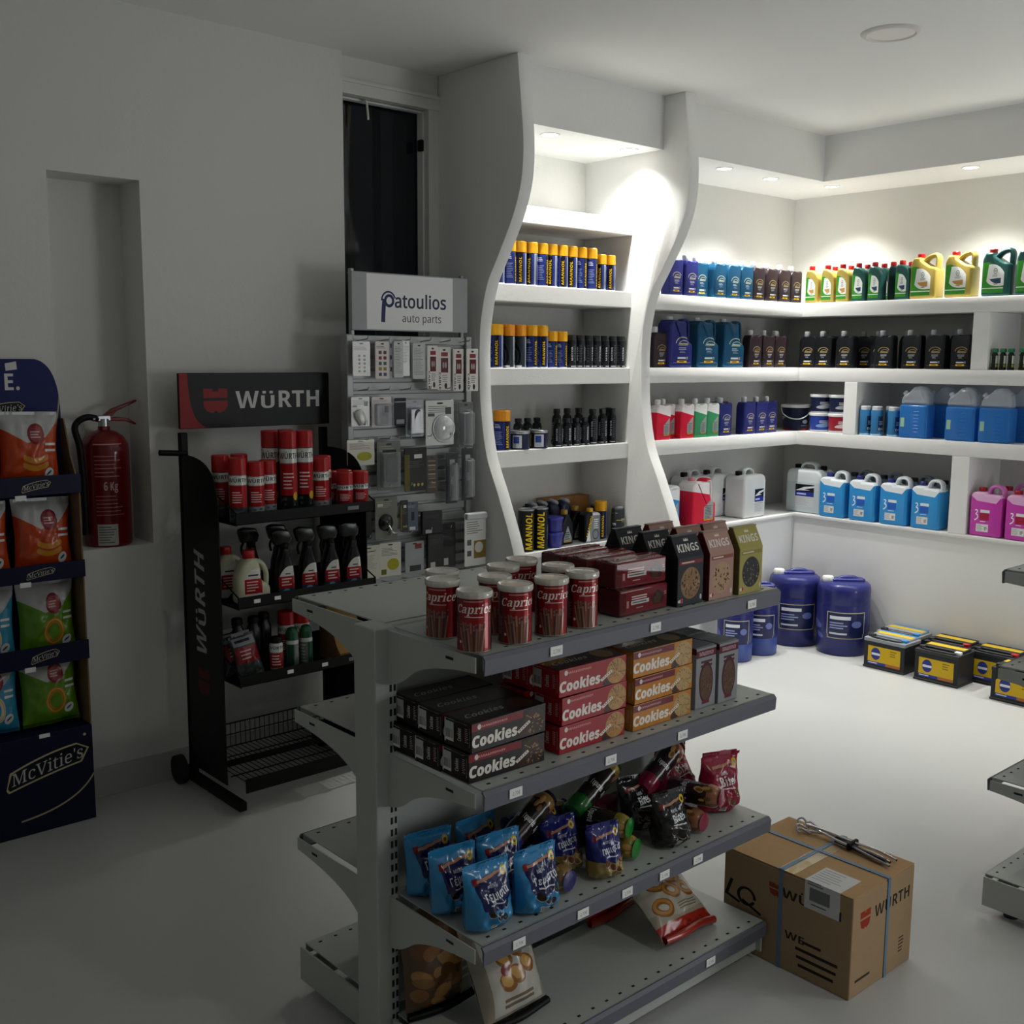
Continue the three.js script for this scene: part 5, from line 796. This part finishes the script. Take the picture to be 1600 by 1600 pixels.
// ================================================================ fire extinguisher in the wall niche
{
  const o = thing('fire_extinguisher', 'dark red fire extinguisher with white label standing in the wall niche', 'fire extinguisher', [1.556, NY0, -4.038]);
  const t = T(1024, 512, (c, w, h) => { rect(c, '#74090f', 0, 0, w, h); rect(c, '#66080f', 380, 70, 220, 330); lines(c, '#b06a70', 392, 120, 200, 6, 17, 5); txt(c, '6 Kg', 500, 250, 50, '#c7a4a6'); lines(c, '#b06a70', 392, 290, 200, 6, 16, 4); rect(c, '#c9a0a2', 384, 70, 214, 4); rect(c, '#b9bbb6', 396, 412, 140, 92); lines(c, '#5d605c', 404, 422, 120, 7, 11, 4); });
  obj('body', lathe([[0, 0], [.078, 0], [.084, .006], [.086, .014], [.086, .345], [.084, .378], [.07, .405], [.045, .424], [.022, .432], [.02, .445]], 40), printed(t, .28, { clearcoat: .5 }), o).rotation.y = -.1;
  obj('valve', [cyl(.019, .03, 0, .442, 0, 18), rb(.05, .022, .022, .004, 0, .474, 0)], M.silver, o);
  obj('lever', slab(roundPoly([[-.018, .478], [.0, .486], [.03, .508], [.125, .542], [.127, .534], [.05, .5], [.03, .482], [.0, .472]], .004), .02, .003), mat(0x7c0a10, .35), o, 'upper squeeze lever'); obj('lever', slab(roundPoly([[.01, .474], [.05, .478], [.09, .472], [.122, .452], [.118, .446], [.085, .46], [.04, .462], [.01, .462]], .003), .02, .003), mat(0x7c0a10, .35), o, 'lower carrying lever');
  obj('hose', tube([[-.02, .472, 0], [-.055, .48, 0], [-.094, .468, .01], [-.114, .445, .02], [-.104, .38, .03], [-.098, .25, .035], [-.096, .1, .035]], .012, 40, 10), M.black, o);
  obj('hose_nut', cyl(.011, .02, 0, 0, 0, 12).rotateZ(PI / 2).translate(-.022, .474, 0), M.chrome, o); obj('nozzle', cyl(.014, .06, -.096, .05, .035, 14, .01), M.black, o);
}
// ================================================================ cardboard biscuit stand at the left picture edge
{
  const x1 = 1.365, x0 = .865, zf = -3.777, zb = -3.94, w = x1 - x0, cx = (x0 + x1) / 2;
  const navyC = '#090d30', o = thing('cardboard_stand', 'navy cardboard snack stand with curved gold line, cut off by the left picture edge', 'display stand', [cx, 0, (zf + zb) / 2]);
  const D = (zf - zb) / 2, navy = mat(0x090d30, .6, { specularIntensity: .4 }), kraft = mat(0x7a6448, .9);
  const plaque = (c, x, y, s, rot) => { c.save(); c.translate(x, y); c.rotate(rot); c.scale(s, s); for (const [k, col] of [[0, '#c9bf92'], [12, '#0a0c1a']]) { c.fillStyle = col; c.beginPath(); c.moveTo(-300 + k, 60 - k); c.lineTo(-250 + k, -50 + k); c.quadraticCurveTo(0, -96 + k, 220, -70 + k); c.lineTo(296 - k * 1.3, -4); c.lineTo(224 - k * .6, 78 - k); c.quadraticCurveTo(0, 66 - k, -290 + k, 84 - k); c.closePath(); c.fill(); } txt(c, 'McVitie\'s', -10, 6, 118, '#c9c9c4', { style: 'italic', font: 'serif' }); c.restore(); };
  const baseT = T(1024, 700, (c, W2, h) => { rect(c, navyC, 0, 0, W2, h); plaque(c, 700, 226, 1.02, -.2); disc(c, '#c9bf92', 968, 62, 11); c.strokeStyle = '#b9b088'; c.lineWidth = 12; c.beginPath(); c.moveTo(1024, 360); c.quadraticCurveTo(900, 560, 500, 590); c.stroke(); });
  const lipT = T(1024, 128, (c, W2, h) => { rect(c, navyC, 0, 0, W2, h); plaque(c, 720, 62, .34, -.16); plaque(c, 240, 62, .34, -.16); });
  obj('base', rb(w, .35, 2 * D, .003, 0, .175, 0, 1), [navy, navy, navy, navy, printed(baseT, .45), navy], o);
  const back = new THREE.Shape(); back.moveTo(-w / 2, .35); back.lineTo(w / 2, .35); back.lineTo(w / 2, 1.44); back.quadraticCurveTo(w / 2, 1.62, w / 2 - .08, 1.635); back.lineTo(-w / 2 + .08, 1.635); back.quadraticCurveTo(-w / 2, 1.62, -w / 2, 1.44); back.closePath();
  const hdT = T(1024, 1024, (c, W2, h) => { rect(c, '#101c5c', 0, 0, W2, h); txt(c, 'E.', 700, 62, 62, '#d6d6d2', { sx: 2.3 }); shape(c, '#d6d6d2', [[660, 12], [736, 6], [740, 28], [664, 32]]); c.save(); c.translate(640, 134); c.scale(2.4, 1); plaque(c, 0, 0, .2, -.1); c.restore(); c.strokeStyle = '#a89f7a'; c.lineWidth = 10; c.beginPath(); c.moveTo(1024, 90); c.quadraticCurveTo(1000, 180, 930, 268); c.stroke(); });
  const bg = new THREE.ExtrudeGeometry(back, { depth: .008, bevelEnabled: false, curveSegments: 12 }).translate(0, 0, -D), bp = bg.attributes.position, bu = bg.attributes.uv;
  for (let i = 0; i < bp.count; i++) bu.setXY(i, (bp.getX(i) + w / 2) / w, (bp.getY(i) - .35) / 1.285);
  obj('back_panel', bg, printed(hdT, .5), o);
  for (const s of [-1, 1]) {
    const sp = poly([[-D + .008, .35], [D - .004, .35], [D - .004, 1.2], [D - .07, 1.3], [-D + .04, 1.43], [-D + .008, 1.43]]);
    obj('side_panel', new THREE.ExtrudeGeometry(sp, { depth: .005, bevelEnabled: false }).rotateY(-PI / 2).translate(s > 0 ? w / 2 : -w / 2 + .005, 0, 0), kraft, o);
  }
  [[1.18, 1.246], [.885, .945], [.59, .66]].forEach(([a, b]) => { const t = obj('tray', [bx(-w / 2 + .005, w / 2 - .005, a, a + .004, -D + .008, D - .006)], kraft, o); obj('front_lip', rb(w + .006, b - a, .006, .002, 0, (a + b) / 2, D, 1), [navy, navy, navy, navy, printed(lipT, .45), navy], t); obj('price_tag', rb(.036, .017, .002, .0006, .05, a - .004, D + .005), M.tagWhite, t); });
  obj('price_tag', rb(.036, .014, .002, .0006, .085, .345, D + .003), M.tagWhite, o);
  const snack = (col, dark, snackCol, ringed) => T(512, 512, (c, w2, h) => { rect(c, col, 0, 0, w2, h); rect(c, '#b9babb', 0, 0, w2, 60); shape(c, '#b9babb', [[0, 60], [512, 60], [390, 170], [220, 210], [0, 110]]); disc(c, '#7e1420', 300, 150, 76, 70); disc(c, '#9a3a40', 300, 150, 60, 52); lines(c, '#d0b0b0', 252, 132, 96, 3, 18, 8, .3); lines(c, '#e0e0dc', 380, 210, 110, 2, 40, 16, .2); if (ringed) { ring(c, snackCol, 290, 340, 74, 76, 40); ring(c, '#e0b048', 290, 340, 80, 82, 8); } else { for (const y of [320, 370]) { c.strokeStyle = snackCol; c.lineWidth = 36; c.lineCap = 'round'; c.beginPath(); c.moveTo(190, y - 14); c.quadraticCurveTo(280, y + 30, 390, y - 16); c.stroke(); } } disc(c, '#dcdcd8', 410, 410, 46, 34, -.4); disc(c, '#3d5a78', 410, 408, 28, 8, -.5); rect(c, dark, 0, 486, w2, 26); });
  const mk = (tx, s) => proto('snack_bag', 'snack bag', q => { obj('bag', bag(.195, .262, .085, 'pillow', s, 1.5), foil(tx), q); obj('top_crimp', rb(.18, .012, .003, .001, 0, .256, 0), M.silver, q); });
  const or = mk(snack('#b8400f', '#7a2808', '#c98a2c', false), 2.6), gr = mk(snack('#5a8a18', '#34560c', '#b07a22', true), 6.1), blu = mk(snack('#2f8fb4', '#1c5c7c', '#d0c8b8', true), 9.4);
  [[or, 1.222, 1.19, 'orange snack bag on the top tier of the cardboard stand'], [or, 1.252, .895, 'orange snack bag on the second tier of the cardboard stand'], [gr, 1.253, .602, 'green snack bag on the third tier of the cardboard stand'], [gr, 1.25, .354, 'green snack bag on the lowest tier of the cardboard stand'], [blu, 1.045, .602, 'light blue snack bag on the third tier, at the picture edge'], [blu, 1.045, .354, 'light blue snack bag on the lowest tier, at the picture edge'], [or, 1.045, .895, 'orange snack bag on the second tier, at the picture edge'], [or, 1.02, 1.19, 'orange snack bag on the top tier, at the picture edge']]
    .forEach(([p, x, y, t], i) => put(p, [x, y + .004, -3.845], 0, t, 'snack bags on the cardboard stand', [-.08, -.03 + .02 * (i % 3), -.03 + .015 * (i % 4)]));
}
// ================================================================ slat stand with hanging packs in front of the window
{
  const x0 = 2.418, x1 = 3.062, z0 = -3.74, o = thing('slat_stand', 'silver slatted stand with parts-shop sign and hanging accessory packs', 'display stand', [(x0 + x1) / 2, 0, z0]), w = x1 - x0;
  const alu = mat(0xa6a9a9, .4, { metalness: .3 });
  for (const s of [-1, 1]) { obj('post', rb(.03, 1.74, .05, .004, s * (w / 2 - .015), .87, 0), alu, o); obj('sign_arm', rb(.016, .3, .02, .003, s * (w / 2 - .04), 1.85, 0), alu, o); }
  for (let i = 0; i < 27; i++) { const y = 1.72 - i * .0475; obj('slat', [rb(w - .06, .034, .012, .003, 0, y, .008, 1), bx(-w / 2 + .03, w / 2 - .03, y - .03, y - .017, -.004, .003)], alu, o); }
  obj('foot_plate', rb(w, .03, .3, .006, 0, .015, .04), M.darkGrey, o);
  const pn = T(1024, 400, (c, W2, h) => {
    rect(c, '#a2a5a8', 0, 0, W2, h); rect(c, '#e9e9e9', 122, 8, 762, 384); const b = '#232a5c';
    ring(c, b, 312, 190, 34, 36, 20, 0, 7); ring(c, b, 306, 190, 58, 62, 12, PI, PI * 1.9); c.strokeStyle = b; c.lineWidth = 34; c.beginPath(); c.moveTo(272, 180); c.quadraticCurveTo(264, 220, 258, 340); c.stroke();
    txt(c, 'atoulios', 590, 190, 128, '#2a3050', { style: '', sx: 1.02, stroke: '#2a3050', lw: 5 }); txt(c, 'auto parts', 600, 308, 76, '#3c3f48', { style: '', sx: 1.02 });
  });
  obj('sign_panel', rb(w - .05, .232, .014, .003, 0, 1.872, .02, 1), [alu, alu, alu, alu, printed(pn, .4), alu], o);
  for (let i = 0; i < 6; i++) for (let k = 0; k < 6; k++) obj('hook', [bar([-w / 2 + .06 + k * .105, 1.715 - i * .2, .01], [-w / 2 + .06 + k * .105, 1.722 - i * .2, .085], .0024, 6), bar([-w / 2 + .06 + k * .105, 1.722 - i * .2, .085], [-w / 2 + .06 + k * .105, 1.732 - i * .2, .088], .0024, 6)], M.silver, o);
  // packs: [x0, top, x1, bottom, kind, label]
  const P = [
    [2.426, 1.712, 2.506, 1.573, 'grid', 'white carded pack with small dot grid, leftmost of the top row'], [2.527, 1.713, 2.597, 1.562, 'colour', 'white carded pack with coloured squares, second of the top row'], [2.607, 1.715, 2.657, 1.567, 'lines', 'grey lined card pack, third of the top row'], [2.664, 1.718, 2.704, 1.572, 'tag', 'narrow pack with white price flag in the top row'], [2.71, 1.708, 2.774, 1.561, 'lines', 'grey lined card pack left of the red cable packs'],
    [2.781, 1.699, 2.841, 1.517, 'cable', 'white and red cable pack, leftmost of four'], [2.851, 1.694, 2.918, 1.511, 'cable', 'white and red cable pack, second of four'], [2.927, 1.687, 2.984, 1.507, 'cable', 'white and red cable pack, third of four'], [2.992, 1.688, 3.062, 1.506, 'cable', 'white and red cable pack, rightmost of four'],
    [2.416, 1.492, 2.5, 1.372, 'bulb', 'white blister pack with pale bulb, second row left'], [2.507, 1.491, 2.604, 1.366, 'pink', 'white and pink blister pack with small black plug'], [2.612, 1.484, 2.674, 1.371, 'navy', 'dark navy pouch hanging in the second row'], [2.682, 1.477, 2.772, 1.319, 'clam', 'glossy clear clamshell pack with dark handle'], [2.78, 1.47, 2.93, 1.279, 'round', 'white card with big round clear lamp'], [2.948, 1.461, 3.034, 1.263, 'long', 'long grey tube pack at the right of the second row'],
    [2.395, 1.32, 2.52, 1.215, 'yellow', 'white card with yellow sticker sticking out to the left'], [2.531, 1.309, 2.647, 1.106, 'device', 'clear pack with black holder device in the third row'], [2.659, 1.276, 2.781, 1.093, 'black', 'black and olive box pack with three yellow dots'], [2.788, 1.237, 2.846, 1.074, 'beads', 'narrow pack of reddish beige beads'], [2.888, 1.243, 2.952, 1.023, 'wand', 'long white and black wand pack, left one'], [2.967, 1.261, 3.034, 1.031, 'wand', 'long white and black wand pack, right one'],
    [2.418, 1.055, 2.5, .91, 'dark', 'dark clip pack with white barcode in the fourth row'], [2.518, 1.078, 2.629, .902, 'lens', 'clear card pack with round dark lens'], [2.637, 1.058, 2.68, .929, 'black', 'narrow black box pack beside the lens pack'], [2.686, 1.046, 2.742, .918, 'blue', 'bluish grey card pack with price sticker'], [2.756, .999, 2.862, .899, 'dark', 'dark ribbed pack right of the bluish card'],
    [2.422, .884, 2.536, .74, 'cream', 'cream paper pack in the lowest visible row'], [2.546, .884, 2.65, .741, 'yellow', 'grey and yellow pack with black pouch in the lowest visible row'], [2.668, .876, 2.768, .741, 'red', 'grey and red card pack with black gadget'], [2.776, .9, 2.862, .745, 'dark', 'matte black pouch, left of the wide white pack'], [2.868, .938, 2.94, .741, 'dark', 'tall black pouch leaning on the wide white pack'], [2.955, .975, 3.075, .743, 'sponge', 'wide white pack with yellow sponge picture, lowest at the right']];
  const cards = {}, card = (k, base, f) => cards[k] ??= printed(T(256, 384, (c, w2, h) => { rect(c, base, 0, 0, w2, h); f(c, w2, h); disc(c, '#303234', 128, 26, 30, 8); }), .4, { clearcoat: .3 });
  const text = (c, y, n, col = '#6a6c6e') => lines(c, col, 24, y, 200, n, 16, 5);
  const clearM = mat(0xdfe4e6, .12, { transmission: .8, thickness: 0 });
  P.forEach(([a, t, b, u, k, label], i) => {
    const W2 = b - a, H = t - u, zz = z0 + (k === 'sponge' ? .1 : .055) + .008 * (i % 3), q = thing('accessory_pack', label, 'hanging pack', [(a + b) / 2, u, zz], 0, 'hanging accessory packs'); q.rotation.y = -.1 + .08 * (i % 3);
    let m;
    if (k === 'grid') m = card(k, '#e2e1de', (c) => { text(c, 60, 3); for (let y = 0; y < 5; y++) for (let x = 0; x < 2; x++) disc(c, ['#5a5a58', '#6a4a4a', '#4a5a5a', '#8a8a3a', '#3a6a4a'][y], 96 + x * 74, 160 + y * 42, 18, 13); });
    else if (k === 'colour') m = card(k, '#e0d9d7', c => { text(c, 50, 2); for (let y = 0; y < 5; y++) for (let x = 0; x < 2; x++) rect(c, ['#5c4a42', '#7e2426', '#2f5a66', '#8a8430', '#3a4e66'][y], 60 + x * 84, 96 + y * 56, 54, 34); });
    else if (k === 'lines') m = card(k, '#c6c8c9', c => { text(c, 60, 18, '#84878a'); });
    else if (k === 'tag') m = card(k, '#d6d8d9', c => { text(c, 60, 12, '#8d9092'); rect(c, '#dcdcda', 30, 250, 196, 110); });
    else if (k === 'cable') m = card(k, '#dedad6', c => { rect(c, '#8a2e34', 70, 46, 130, 36); rect(c, '#5e141c', 66, 96, 140, 130); disc(c, '#a8a0a0', 116, 160, 18, 28); disc(c, '#a8a0a0', 160, 160, 18, 28); txt(c, 'CABLE', 46, 300, 52, '#2a2a2c', { rot: PI / 2 }); lines(c, '#77797b', 96, 246, 110, 4, 18, 6); disc(c, '#26282a', 160, 344, 26); });
    else if (k === 'bulb' || k === 'round') m = card('w', '#dfe0de', c => { text(c, 50, 4); rect(c, '#45484c', 176, 60, 54, 60); rect(c, '#55585a', 20, 110, 60, 26); });
    else if (k === 'pink') m = card(k, '#e2dbdb', c => { text(c, 46, 2, '#b08088'); rect(c, '#2c2a28', 164, 120, 60, 80); });
    else if (k === 'navy') m = card(k, '#161c26', c => { rect(c, '#b9bcbe', 0, 50, 256, 10); rect(c, '#8f9294', 40, 300, 170, 60); });
    else if (k === 'clam' || k === 'long') m = card('g', '#6d7072', c => { text(c, 50, 3, '#8d9092'); rect(c, '#8a8d8f', 150, 60, 70, 300); });
    else if (k === 'yellow') m = card(k, '#d4d3c8', c => { text(c, 60, 6); disc(c, '#a8a41c', 160, 250, 70, 66); rect(c, '#6d6c20', 20, 300, 60, 60); });
    else if (k === 'device') m = card(k, '#74766e', c => { text(c, 40, 3, '#9a9c90'); rect(c, '#1b1c1d', 60, 70, 150, 240); rect(c, '#d9d9d6', 120, 170, 84, 34); });
    else if (k === 'black') m = card(k, '#242526', c => { rect(c, '#5c5614', 0, 60, 60, 324); rect(c, '#d4d4d0', 110, 60, 90, 36); text(c, 120, 4, '#5d5f60'); for (let x = 0; x < 3; x++) disc(c, '#b8a850', 110 + x * 46, 330, 14); });
    else if (k === 'beads') m = card(k, '#4c4846', c => { for (let y = 0; y < 14; y++) rect(c, ['#8a7a6a', '#5c3a3c', '#a8a090', '#76684c'][y % 4], 50, 50 + y * 22, 160, 14); });
    else if (k === 'wand') m = card(k, '#3c3f42', c => { rect(c, '#a8aaac', 80, 50, 110, 280); rect(c, '#1c1d1e', 112, 90, 50, 90); rect(c, '#202122', 100, 240, 60, 120); });
    else if (k === 'lens') m = card(k, '#74766c', c => { text(c, 40, 4, '#a5a690'); rect(c, '#c9c9c4', 30, 60, 60, 24); });
    else if (k === 'blue') m = card(k, '#5c6676', c => { text(c, 40, 3, '#9aa4b4'); rect(c, '#26282a', 96, 130, 70, 110); rect(c, '#d2d2d0', 60, 320, 130, 44); });
    else if (k === 'cream') m = card(k, '#c8c6b8', c => { rect(c, '#2a2a28', 60, 60, 150, 8); text(c, 110, 10, '#8d8b7c'); });
    else if (k === 'red') m = card(k, '#989a9d', c => { rect(c, '#7a2420', 130, 30, 90, 60); text(c, 120, 6, '#a0a2a4'); rect(c, '#1e1f20', 60, 290, 150, 70); });
    else if (k === 'sponge') m = card(k, '#e6e6e2', c => { text(c, 60, 6); rect(c, '#8a7432', 110, 200, 146, 130); disc(c, '#d8d6cc', 170, 250, 50, 40); rect(c, '#5d5f62', 30, 190, 50, 40); rect(c, '#5d5f62', 30, 270, 50, 40); });
    else m = card('dark', '#1d1e1f', c => { text(c, 60, 4, '#3c3e40'); rect(c, '#b9bab6', 40, 300, 80, 60); });
    obj('card', slab(roundPoly([[-W2 / 2, 0], [W2 / 2, 0], [W2 / 2, H], [-W2 / 2, H]], .006), k === 'lines' || k === 'dark' ? .016 : .004, .0015, [], 1, 3), m, q);
    if (k === 'bulb') { obj('blister', lathe([[0, 0], [.02, .004], [.024, .04], [.018, .06], [0, .066]], 20).rotateZ(.5).scale(1, 1, .6).translate(.012, .01, .006), mat(0xcfd0cc, .15), q); obj('bulb_base', cyl(.008, .016, .016, .006, .012, 12), M.silver, q); }
    if (k === 'round') { obj('lamp', lathe([[0, .024], [.03, .02], [.052, .01], [.058, 0]], 30).rotateX(PI / 2).translate(.018, .072, .002), mat(0xcfd4d6, .08, { clearcoat: 1 }), q); obj('lamp_rim', new THREE.TorusGeometry(.057, .004, 8, 32).translate(.018, .072, .004), M.silver, q); }
    if (k === 'lens') { obj('lens', lathe([[0, .018], [.025, .014], [.036, .002]], 24).rotateX(PI / 2).translate(-.004, .07, .002), M.blackGloss, q); obj('bracket_part', tube([[.0, .06, .016], [.02, .03, .02], [.04, .024, .014]], .006, 12, 8), M.chrome, q); }
    if (k === 'clam') obj('tool', tube([[-.02, .03, .012], [.0, .11, .02], [.03, .1, .014], [.034, .04, .01]], .009, 18, 8), M.blackGloss, q);
    if (['clam', 'long', 'device', 'wand', 'pink'].includes(k)) obj('blister', rb(W2 * .8, H * .72, .024, .008, 0, H * .42, .014), clearM, q);
    if (k === 'device') obj('holder', rb(W2 * .5, H * .5, .018, .006, .004, H * .42, .013), M.blackGloss, q);
    if (k === 'wand' || k === 'long') obj('tube', cyl(W2 * .14, H * .74, W2 * .16, H * .06, .014, 14), mat(0x9da0a2, .25), q);
    if (k === 'sponge') obj('top_fold', rb(W2 * .96, .03, .03, .008, 0, H - .01, .004), mat(0xcfd0d2, .2), q);
  });
}
scene.traverse(o => { if (o.isMesh) { o.castShadow = true; o.receiveShadow = true; } });
renderer.render(scene, camera);
